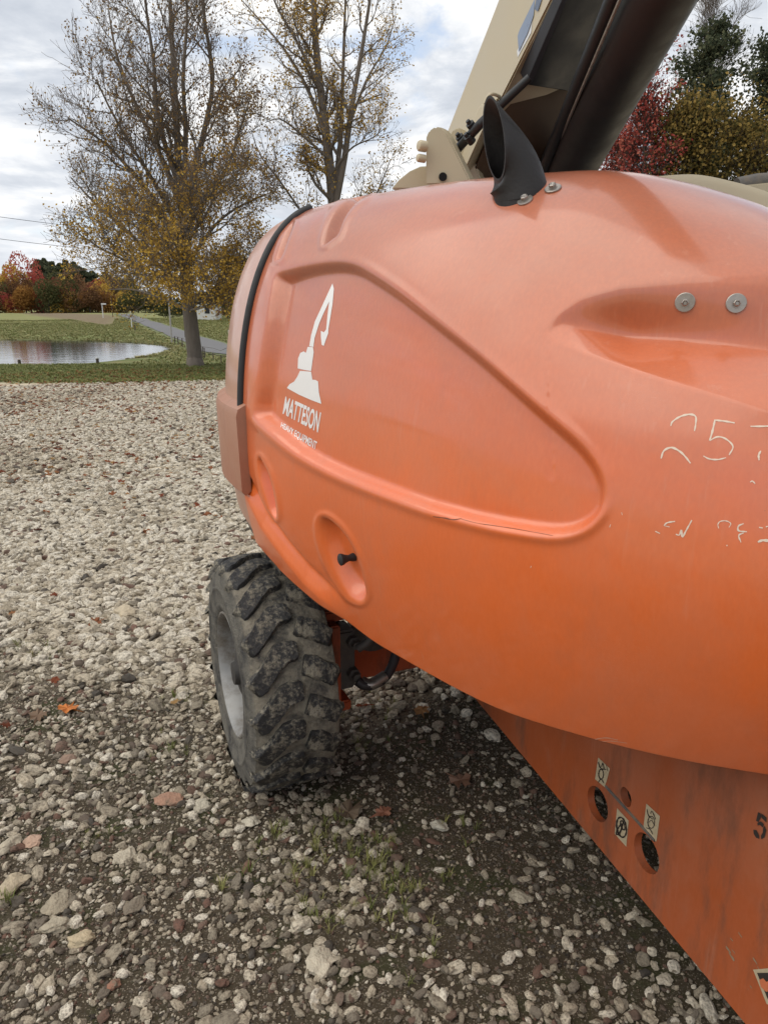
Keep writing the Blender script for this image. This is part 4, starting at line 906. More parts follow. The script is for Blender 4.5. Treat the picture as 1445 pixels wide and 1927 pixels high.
# ---- grass and moss tufts
def blade_tuft(seed, n, h, spread, wd):
    r = np.random.default_rng(seed); b = MB()
    for _ in range(n):
        a = r.uniform(0, 6.28); rad = r.uniform(0, spread*.3); x, y = rad*math.cos(a), rad*math.sin(a); L = h*r.uniform(.5, 1.1); lean = r.uniform(.1, 1.0)*spread*1.3
        d = np.array([math.cos(a), math.sin(a)]); sd = np.array([-d[1], d[0]])*wd
        p = [(x, y, 0), (x+d[0]*lean*.3, y+d[1]*lean*.3, L*.6), (x+d[0]*lean, y+d[1]*lean, L)]
        b.add([(p[0][0]-sd[0], p[0][1]-sd[1], 0), (p[0][0]+sd[0], p[0][1]+sd[1], 0), (p[1][0]+sd[0]*.8, p[1][1]+sd[1]*.8, p[1][2]), (p[1][0]-sd[0]*.8, p[1][1]-sd[1]*.8, p[1][2]), p[2]], [(0, 1, 2, 3), (3, 2, 4)])
    me = bpy.data.meshes.new('tuft'); me.from_pydata(np.vstack(b.v).tolist(), [], b.f); return me
def grass_fn(c0_, c1_):
    def fn(t):
        k = t.attr('tint', 'INSTANCER'); c = t.mix(k, c0_, c1_); return {'Base Color': c, 'Roughness': .6, 'Specular IOR Level': .2, 'Transmission Weight': 0.0}
    return fn
M_GRASS = mat('grass_blades', grass_fn((.11, .14, .035), (.28, .27, .10))); M_DRY = mat('meadow_grass', grass_fn((.13, .165, .045), (.32, .27, .12)))
spots = [(655, 1625, .10, 26), (620, 1560, .06, 8), (712, 1605, .07, 16), (500, 1600, .06, 5), (530, 1570, .05, 5), (590, 1700, .05, 5), (615, 1750, .05, 6), (760, 1690, .12, 18), (800, 1780, .08, 8), (175, 1580, .06, 4), (700, 1345, .10, 8), (330, 1330, .10, 9), (20, 1215, .12, 9), (660, 1340, .08, 6), (440, 1660, .05, 4), (740, 1660, .1, 10), (560, 1640, .08, 7), (20, 1695, .03, 4), (850, 1560, .06, 4), (320, 1165, .1, 8), (60, 1230, .15, 10), (690, 1420, .1, 6), (330, 1410, .08, 6)]
pp = []
for x, y, s, n in spots:
    g = G(x, y, 0)
    for _ in range(n): pp.append((g.x+random.gauss(0, s*.55), g.y+random.gauss(0, s*.6)))
pp = np.array(pp); m = len(pp); tufts = [blade_tuft(i, 10, .048, .035, .0016) for i in range(5)]; s_ = rng.uniform(.35, .95, m)
scatter('grass_tufts', tufts, np.c_[pp, Zt(pp[:, 0], pp[:, 1])+.002], np.c_[np.zeros((m, 2)), rng.uniform(0, 6.28, m)], np.c_[s_, s_, s_], rng.integers(0, 5, m), rng.random(m), M_GRASS, 'short grass sprouting through the gravel')
x, y = wedge(42000, 16.0, 27, -36, 5); k = (1-gravel_amt(x, y)) > rng.random(len(x)); x, y = x[k], y[k]; m = len(x); s_ = rng.uniform(.5, 1.4, m)*(1+.8*sstep(y, 22, 25))
scatter('lawn', [blade_tuft(50+i, 8, .045, .06, .005) for i in range(4)], np.c_[x, y, Zt(x, y)], np.c_[np.zeros((m, 2)), rng.uniform(0, 6.28, m)], np.c_[s_, s_, s_], rng.integers(0, 4, m), rng.random(m)*.9, M_GRASS, 'mown grass strip between the gravel and the pond')
x, y = wedge(60000, 27, 120, -36, 2); p_ = pond_s(x, y); k = (p_ > 1.12) & ((y > 38) | (x > -11+.0*y)) & (sdf(x, y, FIELD) < .5) & (np.min(np.hypot(x[:, None]-sp_[None, ::3, 0], y[:, None]-sp_[None, ::3, 1]), 1) > 2.0); x, y, p_ = x[k], y[k], p_[k]; m = len(x); s_ = rng.uniform(.4, 1.0, m)
scatter('meadow', [blade_tuft(70+i, 10, .15, .30, .022) for i in range(4)], np.c_[x, y, Zt(x, y)], np.c_[np.zeros((m, 2)), rng.uniform(0, 6.28, m)], np.c_[s_, s_, s_], rng.integers(0, 4, m), np.clip(rng.normal(.4, .22, m)+.25*sstep(1.6-p_, 0, .5), 0, 1), M_DRY, 'rough meadow grass around the pond')

# ---- fallen leaves
def leaf_mesh(seed, big=False):
    r = random.Random(seed); n = 22; b = []
    for i in range(n):
        a = 2*math.pi*i/n; lobes = .62+.38*abs(math.cos(2.5*(a-math.pi/2)))**.8; rad = lobes*(1 if i % 2 == 0 else .82); b.append((rad*math.cos(a)*.5, rad*math.sin(a)*.5, .10*rad*math.sin(3*a+r.random()*6)+.05*r.random()))
    me = bpy.data.meshes.new('leaf'); me.from_pydata(b+[(0, 0, 0), (0, -.95, .03)], [], [(i, (i+1) % n, n) for i in range(n)]+[(16, n+1, 17)]); return me
def leaf_fn(stops, typ='INSTANCER'):
    def fn(t):
        c = t.ramp(t.attr('tint', typ), stops); d = t.add('ShaderNodeBsdfDiffuse', {'Color': c}).outputs[0]; tr = t.add('ShaderNodeBsdfTranslucent', {'Color': c}).outputs[0]
        return t.add('ShaderNodeMixShader', {0: .35, 1: d, 2: tr}).outputs[0]
    return fn
M_FALL = mat('fallen_leaf', leaf_fn([(0, (.10, .04, .028)), (.4, (.25, .085, .05)), (.75, (.32, .16, .08)), (1, (.42, .27, .12))]))
x, y = wedge(11000, 2.5, 21, -36, 4); k = (sstep(y, 4, 14)*.75+.08)*(.35+.65*sstep(patch(x, y, .5, 71), .42, .6)) > rng.random(len(x)); x, y = x[k], y[k]; m = len(x); s_ = rng.uniform(.035, .085, m)
scatter('fallen_leaves', [leaf_mesh(i) for i in range(4)], np.c_[x, y, Zt(x, y)+.025], np.c_[rng.normal(0, .3, (m, 2)), rng.uniform(0, 6.28, m)], np.c_[s_, s_, s_], rng.integers(0, 4, m), rng.random(m), M_FALL, 'small reddish fallen leaves over gravel and grass')
def one_leaf(px, py, w_, col, label, seed):
    me = leaf_mesh(seed); o = link('fallen_leaf', me, simple('leaf_'+str(seed), col, .7, var=.35, scale=60, bump=.3)); g = G(px, py, .02); s = w_/F*math.hypot(g.y, CAM_H); o.location = (g.x, g.y, float(Zt(g.x, g.y))+.018); o.scale = (s, s, s*1.3); o.rotation_euler = (.12, .1, seed*1.3); tag(o, label, 'leaf')
one_leaf(128, 1338, 42, (.50, .17, .035), 'orange maple leaf on the gravel left of the tyre', 1)
one_leaf(655, 1530, 58, (.12, .085, .055), 'curled brown leaf on the dark soil below the tyre', 2)
one_leaf(866, 1470, 44, (.15, .08, .05), 'brown leaf beside the small stones right of the tyre', 3)
one_leaf(722, 1530, 32, (.20, .08, .045), 'reddish leaf just right of the curled brown leaf', 4)
one_leaf(72, 1352, 36, (.16, .10, .06), 'dull brown leaf left of the orange maple leaf', 5)
one_leaf(627, 1455, 40, (.42, .38, .30), 'pale crumpled leaf at the foot of the tyre tread', 6)
# ================================================================== TREES
class Tree:
    def __init__(s, seed): s.r = random.Random(seed); s.np = np.random.default_rng(seed); s.mb = MB(); s.tw = MB(); s.tips = []; s.lvl = []
    def limb(s, pts, r0, r1, depth, maxd, k=8, nchild=12, clen=2.0, start=.15, up=.35, taper=1.0):
        p = spline(pts, max(6, min(14, len(pts)*4))) if len(pts) > 2 else np.array(pts, float)
        n = len(p); rad = r0+(r1-r0)*np.linspace(0, 1, n)**taper
        (s.mb if depth < 2 else s.tw).tube(p, rad, k, cap=False)
        if depth >= maxd: 
            for i in range(1, n): s.tips.append(p[i]); s.lvl.append(depth)
            return
        L = np.linalg.norm(np.diff(p, axis=0), axis=1).sum()
        for c in range(nchild):
            t = start+(1-start)*((c+s.r.random())/nchild); x = t*(n-1); i = min(int(x), n-2); f = x-i; q = p[i]*(1-f)+p[i+1]*f; d = p[i+1]-p[i]; d /= np.linalg.norm(d)+1e-9
            rn = s.np.normal(size=3); rn -= d*(rn@d); rn /= np.linalg.norm(rn)+1e-9; ang = s.r.uniform(.45, 1.0)
            dd = d*math.cos(ang)+rn*math.sin(ang); dd[2] += up*s.r.uniform(.3, 1.2); dd /= np.linalg.norm(dd)
            ll = clen*(1-.55*t)*s.r.uniform(.6, 1.25); rr0 = max(.0045, (r0+(r1-r0)*t)*s.r.uniform(.4, .6)); 
            ns = 4 if depth+1 < maxd else 3; pp_ = [q]; cur = dd.copy()
            for _ in range(ns):
                cur = cur+s.np.normal(size=3)*.22; cur[2] += .10*up; cur /= np.linalg.norm(cur); pp_.append(pp_[-1]+cur*ll/ns)
            s.limb(pp_, rr0, max(.0035, rr0*.3), depth+1, maxd, max(3, k-2), max(3, int(nchild*.62)), clen*.50, .12, up)
    def leaves(s, n, size, keep=None, jit=.12, tintf=None):
        T = np.array(s.tips); sub = s.np.integers(0, len(T), max(60, n//14)); i = sub[(len(sub)*s.np.random(n)**1.25).astype(int)]; C_ = T[i]+s.np.normal(size=(n, 3))*jit
        if keep is not None: k = keep(C_) > s.np.random(n); C_ = C_[k]; n = len(C_)
        a = s.np.normal(size=(n, 3)); a /= np.linalg.norm(a, axis=1)[:, None]; b = np.cross(a, s.np.normal(size=(n, 3))); b /= np.linalg.norm(b, axis=1)[:, None]
        sz = size*s.np.uniform(.6, 1.25, (n, 1)); nrm = np.cross(a, b)
        V_ = np.stack([C_-a*sz*.5, C_+b*sz*.42+nrm*sz*.1, C_+a*sz*.55, C_-b*sz*.42+nrm*sz*.1], 1).reshape(-1, 3)
        t = tintf(C_) if tintf else s.np.random(n); return V_, np.arange(4*n).reshape(n, 4), np.repeat(t, 4)
def bark_fn(c0_, c1_):
    def fn(t):
        n = t.noise(t.mapping(t.pos, (9, 9, 1.4)), 2.2, 8, .7, .6); c = t.mix(n, c0_, c1_)
        return {'Base Color': c, 'Roughness': .95, 'Normal': t.bump(n, .9, .04), 'Specular IOR Level': .2}
    return fn
M_BARK = mat('grey_brown_bark', bark_fn((.085, .072, .062), (.25, .215, .185))); M_DBARK = mat('dark_bark', bark_fn((.04, .034, .03), (.12, .10, .085)))
GOLD = [(0, (.20, .125, .07)), (.3, (.33, .21, .07)), (.65, (.55, .35, .065)), (1, (.66, .47, .12))]
M_GOLD = mat('golden_leaves', leaf_fn(GOLD, 'GEOMETRY')); M_RED = mat('red_leaves', leaf_fn([(0, (.22, .05, .045)), (.5, (.42, .09, .075)), (1, (.56, .20, .14))], 'GEOMETRY'))
M_NEED = mat('dark_needles', leaf_fn([(0, (.035, .045, .03)), (.5, (.08, .095, .058)), (1, (.15, .155, .09))], 'GEOMETRY')); M_OLIVE = mat('olive_gold_needles', leaf_fn([(0, (.06, .06, .025)), (.5, (.18, .135, .045)), (1, (.36, .25, .08))], 'GEOMETRY'))
M_BROWNL = mat('rusty_leaves', leaf_fn([(0, (.08, .045, .03)), (.5, (.19, .10, .055)), (1, (.30, .18, .09))], 'GEOMETRY')); M_DGREEN = mat('dull_green_leaves', leaf_fn([(0, (.04, .048, .022)), (.5, (.09, .095, .04)), (1, (.17, .15, .07))], 'GEOMETRY'))
M_ORANGE = mat('orange_leaves', leaf_fn([(0, (.15, .075, .03)), (.5, (.30, .15, .045)), (1, (.42, .24, .07))], 'GEOMETRY'))
def finish_tree(t, name, label, base, leaf=None, m_leaf=None, group=None, bark=None):
    root = empty(name, base, label, 'tree', group); inv = Matrix.Translation(-Vector(base)); bark = bark or M_BARK
    for b, nm in ((t.mb, 'trunk'), (t.tw, 'twigs')):
        if b.n:
            o = b.build(nm, bark, root, smooth=False, fix=False); o.matrix_parent_inverse = inv; o.data.polygons.foreach_set('use_smooth', [True]*len(o.data.polygons))
            if nm == 'twigs': o['kind'] = 'stuff'
    if leaf is not None:
        o = np_mesh('foliage', leaf[0], leaf[1], m_leaf, root, smooth=False, tint=leaf[2]); o.matrix_parent_inverse = inv; o['kind'] = 'stuff'
    return root
def pxl(L, Y, dy): # pixel polyline at the tree's distance; dy spreads it in depth along its length
    n = len(L); return [tuple(P(x, y, Y+dy*(i/(n-1)))) for i, (x, y) in enumerate(L)]
# big maple left of the lift
Y1 = 21.4; t = Tree(3)
t.limb(pxl([(369, 694), (366, 660), (361, 620), (357, 585), (352, 540), (350, 490), (347, 440), (344, 400)], Y1, 0), .215, .15, 9, 0, 14)
t.tips.clear(); t.lvl.clear()
t.mb.tube(pxl([(369, 696), (368, 686), (366, 672)], Y1, 0), [.31, .25, .215], 14)
limbs = [([(346, 450), (296, 352), (246, 272), (208, 205), (182, 150)], -2.4, .085), ([(346, 420), (338, 330), (332, 220), (326, 110), (320, -10), (316, -130)], .5, .15), ([(350, 450), (362, 340), (384, 250), (401, 150), (386, 40), (376, -90)], -.6, .13), ([(350, 500), (312, 410), (258, 335), (200, 272), (128, 222)], -1.6, .11),
    ([(352, 545), (300, 500), (246, 440), (185, 388), (135, 335)], 1.2, .10), ([(345, 400), (306, 300), (262, 210), (222, 110), (205, 20)], 1.8, .11), ([(352, 500), (400, 430), (440, 395), (500, 365)], 1.5, .08), ([(345, 430), (420, 330), (450, 250), (470, 190)], -1.8, .08),
    ([(352, 560), (330, 530), (260, 500), (195, 470), (150, 440)], -1.4, .07), ([(354, 575), (400, 545), (440, 520), (490, 500)], -1.6, .07), ([(356, 585), (300, 560), (250, 545), (205, 545)], 1.8, .06), ([(356, 575), (410, 560), (450, 545), (480, 560)], 2.0, .05),
    ([(345, 380), (350, 260), (345, 150), (352, 40), (350, -80)], -2.4, .10), ([(340, 360), (300, 230), (290, 120), (275, 10), (270, -90)], -1.0, .10), ([(350, 520), (345, 470), (390, 400), (420, 330)], -3.0, .08), ([(350, 520), (320, 470), (290, 420), (250, 400)], -3.2, .07), ([(350, 500), (360, 430), (350, 360)], 3.0, .08), ([(352, 560), (350, 540), (330, 520), (300, 515)], -3.4, .05), ([(356, 585), (390, 575), (400, 560)], -3.0, .05)]
for L, dy, r in limbs: t.limb(pxl(L, Y1, dy), r*.8, r*.18, 1, 4, 8, 16, 1.9, .16, .40)
def keep1(c):
    h = np.clip((c[:, 2]-1.5)/7.5, 0, 1); x = c[:, 0]-P(365, 600, Y1).x
    return np.clip(.86-h*.80+.07*np.clip(x, -2, 2), .22, 1)
lf = t.leaves(84000, .06, keep1, .11, lambda c: np.clip(.66-.60*np.clip((c[:, 2]-2)/4.5, 0, 1)+np.random.default_rng(1).normal(0, .2, len(c)), 0, 1))
print('tree1', t.tw.n, len(lf[1]))
finish_tree(t, 'maple_tree', 'tall maple with spreading half-bare limbs and golden lower leaves beside the pond', tuple(P(369, 690, Y1).xy)+(0,), lf, M_GOLD)
# second tree, base hidden behind the hood
Y2 = 24.0; t = Tree(8); b2 = P(655, 690, Y2)
t.limb([(b2.x, b2.y, -.3)]+pxl([(640, 560), (632, 450), (626, 370), (618, 290), (606, 190), (594, 80), (590, -40), (588, -140)], Y2, .3), .22, .05, 0, 4, 10, 15, 1.9, .40, .40, 1.2)
for L, dy, r in [([(628, 400), (648, 300), (662, 200), (680, 100), (700, -30), (706, -120)], -1.0, .11), ([(626, 380), (640, 270), (645, 150), (650, 0), (652, -100)], 1.5, .09), ([(614, 260), (580, 170), (540, 100), (500, 50), (455, 0)], .8, .07), ([(635, 520), (600, 440), (572, 405), (530, 345), (490, 292), (474, 248)], -.8, .055), ([(620, 300), (575, 260), (530, 225), (500, 230)], -1.4, .05),
    ([(636, 480), (690, 400), (715, 350), (735, 300)], .5, .06), ([(655, 240), (690, 150), (725, 90), (745, 30)], 1.0, .05), ([(604, 170), (560, 80), (520, 10), (500, -60)], -1.5, .06), ([(622, 330), (660, 280), (700, 260), (725, 240)], -1.5, .04)]:
    t.limb(pxl(L, Y2, dy), r, r*.2, 1, 4, 8, 11, 1.6, .15, .35)
lf = t.leaves(36000, .060, lambda c: np.clip(.40+.4*(c[:, 2] < 5), .1, 1), .13, lambda c: np.clip(.45+np.random.default_rng(2).normal(0, .25, len(c)), 0, 1))
finish_tree(t, 'maple_tree', 'forked thin-leaved maple rising behind the curved left end of the orange hood', (b2.x, b2.y, 0), lf, M_GOLD)
# ---- trees behind the boom on the right
def generic(seed, base, h, r, spread, nch, maxd=3, up=.5, lean=0.0, start=.25, clen=None):
    t = Tree(seed); bx_, by_ = base; pts = [(bx_, by_, -.2)]
    for i in range(1, 7): pts.append((bx_+lean*i/6+t.r.gauss(0, .07), by_+t.r.gauss(0, .07), h*i/6))
    t.limb(pts, r, r*.12, 0, maxd, 8, nch, clen or spread, start, up, 1.0); return t
def at(px, Y, py=150): return (float(P(px, py, Y).x), Y)
b_ = at(1240, 21); t = generic(21, b_, 8.5, .10, 1.8, 26, 3, .5, -.4); lf = t.leaves(10500, .075, None, .14)
finish_tree(t, 'red_maple_tree', 'slim red-leaved maple just right of the black lift cylinder', (*b_, 0), lf, M_RED, bark=M_DBARK)
b_ = at(1175, 22.5); t = generic(22, b_, 5.6, .08, 1.9, 22, 3, .4, -.1); lf = t.leaves(9000, .07, None, .16)
finish_tree(t, 'red_maple_tree', 'low red-leaved maple glimpsed under the black lift cylinder', (*b_, 0), lf, M_RED, bark=M_DBARK)
def conifer(seed, base, h, w_, m, name, label, n=9000, leafsz=.13, start=.12, dens=60):
    t = Tree(seed); bx_, by_ = base; t.mb.tube([(bx_, by_, -.2), (bx_, by_, h*.5), (bx_, by_, h)], [.17, .10, .02], 8)
    for i in range(dens):
        f = start+(1-start)*((i+t.r.random())/dens); z = h*f; L = w_*(1-f)**.55*t.r.uniform(.55, 1.15)*(1 if f > .25 else .85)+.15; a = t.r.uniform(0, 6.28); d = np.array([math.cos(a), math.sin(a), .25+.4*f]); p0 = np.array([bx_, by_, z])
        pts = [p0, p0+d*L*.5, p0+d*L+np.array([0, 0, .1*L])]; t.tw.tube(pts, [.03, .02, .008], 4, cap=False)
        for q in np.linspace(.3, 1, 7):
            c = p0+d*L*q
            for _ in range(3): t.tips.append(c+t.np.normal(size=3)*.22*L*(.5+q*.5)*np.array([1, 1, .45]))
    lf = t.leaves(n, leafsz, None, .15, None); return finish_tree(t, name, label, (bx_, by_, 0), lf, m, bark=M_DBARK)
conifer(31, at(1335, 24), 9.2, 2.3, M_NEED, 'pine_tree', 'dark green pine with a pointed top behind the golden tree', 16000, .10)
conifer(32, at(1440, 25), 9.1, 1.9, M_NEED, 'pine_tree', 'dark green pine cut off by the right border', 12000, .10)
b_ = at(1330, 26); t = generic(33, b_, 10.0, .12, 2.4, 26, 3, .6, .2, .4); finish_tree(t, 'bare_tree', 'bare grey tree whose twigs stand above the pointed pine', (*b_, 0))
b_ = at(1318, 20.5); t = generic(34, b_, 6.0, .12, 1.7, 24, 3, .3); lf = t.leaves(20000, .085, None, .2); finish_tree(t, 'golden_tree', 'olive and gold leafy tree in front of the pointed pine', (*b_, 0), lf, M_OLIVE, bark=M_DBARK)
b_ = at(1425, 20.5); t = generic(35, b_, 5.9, .10, 1.6, 22, 3, .3); lf = t.leaves(12000, .085, None, .2); finish_tree(t, 'golden_tree', 'sparser golden leafy tree at the right border', (*b_, 0), lf, M_OLIVE, bark=M_DBARK)

# ---- the far wood: single trees round the head of the field
def crown(seed, n, sz, conic=False):
    r = np.random.default_rng(seed); nb = 11; cs = r.normal(size=(nb, 3))*np.array([.25, .25, .22])+np.array([0, 0, .46]); rs = r.uniform(.20, .36, nb)
    i = r.integers(0, nb, n); d = r.normal(size=(n, 3)); d /= np.linalg.norm(d, axis=1)[:, None]; C_ = cs[i]+d*(rs[i]*r.uniform(.55, 1.05, n)**.5)[:, None]
    if conic:
        f = r.random(n)**.8; a = r.uniform(0, 6.28, n); rad = (.34*(1-f)**.55+.03)*r.uniform(.3, 1.0, n)*(1+.35*np.sin(f*40+seed)); C_ = np.stack([rad*np.cos(a), rad*np.sin(a), .08+.92*f], 1)
    C_[:, 2] = np.maximum(C_[:, 2], .02)
    a = r.normal(size=(n, 3)); a /= np.linalg.norm(a, axis=1)[:, None]; b = np.cross(a, r.normal(size=(n, 3))); b /= np.linalg.norm(b, axis=1)[:, None]; s = sz*r.uniform(.5, 1.3, (n, 1))
    V_ = np.stack([C_-a*s, C_+b*s*.7, C_+a*s, C_-b*s*.7], 1).reshape(-1, 3)
    me_o = np_mesh('crown', V_, np.arange(4*n).reshape(n, 4), None, None, False, np.repeat(r.random(n)*.6+.4*np.clip(i/nb if not conic else f, 0, 1), 4)); me = me_o.data; bpy.data.objects.remove(me_o); return me
crowns = [crown(i, 3600, .030) for i in range(4)]; cones = [crown(10+i, 3000, .028, True) for i in range(2)]
tk = MB().tube([(0, 0, -.05), (0, 0, .35), (.01, 0, .7)], [.018, .013, .006], 6).build('trunk', M_DBARK); tkm = tk.data; bpy.data.objects.remove(tk)
for me in crowns+cones: me.materials.append(M_GOLD)
def far_tree(px, top, Y, wpx, m, label, name='far_tree', cone=False, group=None, i=[0]):
    i[0] += 1; x_ = float(P(px, 600, Y).x); z0 = float(Zt(x_, Y, False)); h = float(P(px, top, Y).z)-z0; wd = wpx/F*Y*1.05; me = (cones if cone else crowns)[i[0] % (2 if cone else 4)]
    root = empty(name, (x_, Y, z0), label, 'tree', group)
    o = bpy.data.objects.new('crown', me); COL.objects.link(o); o.parent = root; o.scale = (wd/(.62 if cone else 1.0), wd/(.62 if cone else 1.0), h/(1.0 if cone else 1.02)); o.rotation_euler = (0, 0, i[0]*1.9); o['kind'] = 'stuff'
    o.material_slots[0].link = 'OBJECT'; o.material_slots[0].material = m
    q = bpy.data.objects.new('trunk', tkm); COL.objects.link(q); q.parent = root; q.scale = (h, h, h)
ORD = ['first', 'second', 'third', 'fourth', 'fifth', 'sixth', 'seventh', 'eighth', 'ninth', 'tenth', 'eleventh', 'twelfth', 'thirteenth']
FT = [(-12, 500, 150, 60, M_ORANGE, 'orange tree at the left border of the far wood'), (14, 508, 147, 52, M_GOLD, 'dull gold tree second from the left in the far wood'), (44, 488, 156, 62, M_RED, 'tall dark red tree above the orange one in the far wood'), (52, 527, 140, 58, M_ORANGE, 'low bright orange tree in front of the dark red one'),
      (12, 548, 138, 34, M_RED, 'low red tree left of the bright orange one'), (82, 540, 141, 30, M_RED, 'small red tree right of the bright orange one'), (80, 500, 154, 46, M_RED, 'second tall dark red tree of the far wood'), (112, 512, 150, 60, M_BROWNL, 'rusty brown tree in the middle of the far wood'), (100, 552, 142, 42, M_DGREEN, 'low dull green tree in front of the rusty one'),
      (132, 546, 140, 42, M_GOLD, 'low golden tree at the edge of the tilled field'), (150, 515, 148, 56, M_BROWNL, 'rusty tree right of the low golden one'), (162, 540, 141, 46, M_DGREEN, 'dull green tree behind the white lamp post'), (185, 522, 146, 50, M_RED, 'dim red tree left of the maple crown'), (200, 548, 140, 46, M_ORANGE, 'low orange tree behind the thin roadside post'),
      (215, 520, 148, 60, M_BROWNL, 'brown tree seen through the maple twigs, left'), (238, 540, 143, 46, M_GOLD, 'gold tree at the far end of the road'), (262, 528, 147, 56, M_DGREEN, 'green tree right of the far road end'), (292, 545, 140, 44, M_DGREEN, 'low green tree right of the far road end')]
for q in FT: far_tree(q[0], q[1], q[2]*1.9, q[3]*.9, *q[4:])
FILL = [(-4, 535, M_DGREEN, 'dull green'), (28, 515, M_BROWNL, 'rusty'), (62, 512, M_BROWNL, 'brownish'), (96, 520, M_DGREEN, 'dark green'), (124, 528, M_BROWNL, 'rusty'), (142, 528, M_DGREEN, 'greenish'), (172, 530, M_BROWNL, 'brown'), (194, 530, M_GOLD, 'faded gold'), (226, 534, M_BROWNL, 'brown'), (252, 544, M_DGREEN, 'dark green'), (276, 540, M_BROWNL, 'rusty'), (308, 552, M_DGREEN, 'dull green')]
for n_, (x_, t_, m_, c_) in enumerate(FILL): far_tree(x_, t_, 262+n_ % 3*9, 48, m_, ORD[n_]+' from the left of the small filler trees in the far wood, '+c_)
for n_, (px_i, top, Y) in enumerate([(84, 489, 168), (96, 487, 170), (110, 493, 166), (124, 496, 168), (135, 490, 170), (150, 493, 167), (166, 505, 168), (182, 510, 168), (206, 512, 166), (228, 520, 166), (250, 520, 166)]):
    far_tree(px_i, top, Y*1.9, 44, M_NEED, ORD[n_]+' dark pine from the left on the skyline of the far wood', 'far_pine_tree', True, 'pines on the skyline of the far wood')
for n_, px_i in enumerate(range(312, 480, 13)):
    far_tree(px_i, 556+(n_*7 % 9), 118+(n_*5 % 11), 26, M_NEED if n_ % 3 else M_DGREEN, ORD[n_]+' tree from the left in the dark row right of the maple trunk', 'far_row_tree', n_ % 2 == 0, 'row of dark trees beyond the right-hand meadow')
for n_, px_i in enumerate(range(500, 1500, 90)):
    far_tree(px_i, 520+(n_*7 % 15), 105+(n_*5 % 11), 100, (M_BROWNL, M_DGREEN, M_GOLD)[n_ % 3], ORD[n_]+' autumn tree from the left in the wood behind the lift', 'far_tree', False, 'autumn trees behind the lift')

# ================================================================== POSTS, FENCE, SIGN, WIRES
M_PVC = simple('white_post_paint', (.62, .62, .60), .5, var=.1, scale=8); M_WOOD = simple('weathered_wood', (.075, .060, .048), .9, var=.4, scale=14, bump=.4)
def post(px, pbot, ptop, wpx, m, name, label, cat='post', group=None, Y=None, cap=False, lean=0):
    x_, y_ = GTer(px, pbot) if Y is None else (float(P(px, pbot, Y).x), Y); z0 = float(Zt(x_, y_, False)); zt = P(px, ptop, y_).z; r = wpx/F*y_/2; b = MB().tube([(0, 0, -.25), (lean*.5, 0, (zt-z0)*.5), (lean, 0, zt-z0)], [r, r*.97, r*.92], 10)
    o = b.build(name, m); o.location = (x_, y_, z0); tag(o, label, cat, group); return Vector((x_+lean, y_, zt))
post(195, 598, 572, 1.6, M_PVC, 'lamp_post', 'short white lamp post at the edge of the tilled field', 'lamp post')
lx, ly = GTer(195, 598); MB().box((lx+.25, ly, P(195, 572, ly).z), (.35, .12, .10)).build('lamp_head', M_PVC, bpy.data.objects['lamp_post']).matrix_parent_inverse = Matrix.Translation(-bpy.data.objects['lamp_post'].location)
post(213, 597, 556, 1.3, M_WOOD, 'utility_pole', 'thin grey pole right of the white lamp post', 'pole')
post(249, 617, 585, 1.8, M_PVC, 'marker_post', 'white marker post left of the road, farther one', 'post')
pt = post(324, 646, 560, 3.0, simple('pale_pole', (.33, .31, .28), .8, var=.2, scale=6), 'utility_pole', 'pale utility pole on the near verge left of the maple trunk', 'pole')
post(255, 622, 611, 2.2, M_WOOD, 'fence_post', 'dark stake beside the farther white marker post', 'fence post')
for i_, (x_, yb, yt) in enumerate([(330, 648, 633), (336, 650, 634), (344, 653, 636), (355, 658, 641), (383, 674, 652), (386, 676, 654), (402, 678, 664), (417, 684, 668), (436, 690, 673)]):
    post(x_, yb, yt, 2.0, M_WOOD, 'fence_post', ORD[i_]+' dark wooden fence post from the left in the line beside the road', 'fence post', 'fence posts along the road')
fp = [GTer(*q) for q in ((330, 648), (344, 653), (355, 658), (383, 674), (402, 678), (417, 684), (436, 690))]
fw = MB()
for hz_ in (.30, .55): fw.tube([(a, b, float(Zt(a, b, False))+hz_) for a, b in fp], .008, 4)
tag(fw.build('fence_wire', M_WOOD), 'two thin fence wires strung between the roadside posts', 'fence wire')
for x_, yb, yt, lab in ((16, 668, 655, 'thin stake in the pond, leftmost of four'), (30, 664, 654, 'thin stake in the pond, second from the left')):
    Yp = 52; o = MB().tube([(0, 0, -.8), (0, 0, P(x_, yt, Yp).z+1.0)], .06, 6).build('pond_stake', M_WOOD); o.location = (P(x_, yb, Yp).x, Yp, -1.0); tag(o, lab, 'stake')
for x_, yt, lab in ((37, 677, 'short dark post at the near pond edge, left one'), (184, 675, 'short dark post at the near pond edge with a pale top, right one')):
    Yp = 22.6; zt = P(x_, yt, Yp).z; xw = P(x_, 680, Yp).x; z0 = float(Zt(xw, Yp)); o = MB().tube([(0, 0, -.2), (0, 0, zt-z0)], .045, 10).build('bank_post', M_WOOD); o.location = (xw, Yp, z0); tag(o, lab, 'post')
    if x_ == 184: c_ = MB().tube([(0, 0, 0), (0, 0, .03)], .047, 10).build('post_cap', M_PVC, o); c_.location = (0, 0, zt-z0+.003)
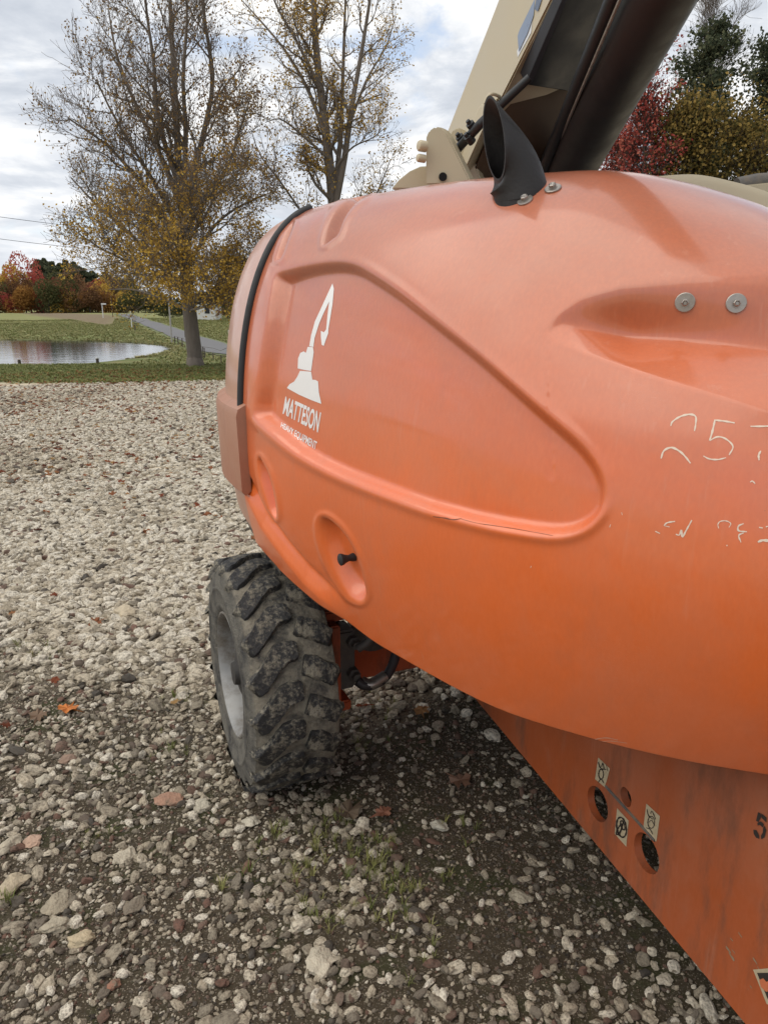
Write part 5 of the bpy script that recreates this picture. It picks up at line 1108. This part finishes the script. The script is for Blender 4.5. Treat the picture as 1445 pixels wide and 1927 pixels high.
xs_, ys_ = GTer(437, 638); zs_ = float(Zt(xs_, ys_, False)); so = empty('yard_sign', (xs_, ys_, zs_), 'small white yard sign in the meadow beyond the road', 'sign')
hh_ = P(437, 620, ys_).z-zs_
MB().box((0, 0, hh_-.32), (.28, .012, .28)).build('sign_panel', simple('white_sign', (.72, .70, .68), .5, bump=0), so)
MB().box((0, -.016, hh_-.22), (.19, .002, .05)).box((-.05, -.016, hh_-.38), (.12, .002, .03)).build('sign_print', simple('sign_print', (.30, .12, .10), .5, bump=0), so)
for s_x in (-.2, .2): MB().tube([(s_x, .02, -.1), (s_x, .02, hh_-.4)], .012, 6).build('sign_leg', M_WOOD, so)
# white farmhouse glimpse beyond the right-hand meadow
xh, yh = float(P(384, 597, 112).x), 112; zh = float(Zt(xh, yh, False)); hs_ = empty('farmhouse', (xh, yh, zh), 'tiny white farmhouse behind the dark tree row right of the maple trunk', 'house')
MB().box((0, 0, 1.3), (2.2, 2, 1.3)).build('wall', M_PVC, hs_); MB().prism([(-2.5, -2.3, 2.6), (2.5, -2.3, 2.6), (0, -2.3, 3.9)], (0, 4.6, 0)).build('roof', M_WOOD, hs_)
for q_ in (-1.1, 1.0): MB().box((q_, -2.02, 1.4), (.35, .03, .5)).build('window', M_BLACK, hs_)
# power lines crossing the sky on the left
pa = post(-420, 640, 250, 3.5, M_WOOD, 'utility_pole', 'wooden utility pole carrying the wires outside the left border', 'pole', Y=46)
for k_, (y0, y1) in enumerate(((402, 421), (450, 470))):
    a_ = np.array(P(-420, 402-62+k_*46, 46)); b_ = np.array(P(350, 446+k_*38, 62)); n_ = 24; q_ = np.linspace(0, 1, n_)[:, None]; L_ = a_*(1-q_)+b_*q_; L_[:, 2] -= (4*q_*(1-q_)*.35)[:, 0]
    o = MB().tube(L_, .016, 5).build('power_line', M_BLUEBLK); tag(o, ('upper' if k_ == 0 else 'lower')+' thin power line crossing the sky left of the maple', 'power line')
post(350, 640, 440, 3.0, M_WOOD, 'utility_pole', 'wooden utility pole hidden in the maple crown that ends the power lines', 'pole', Y=62)
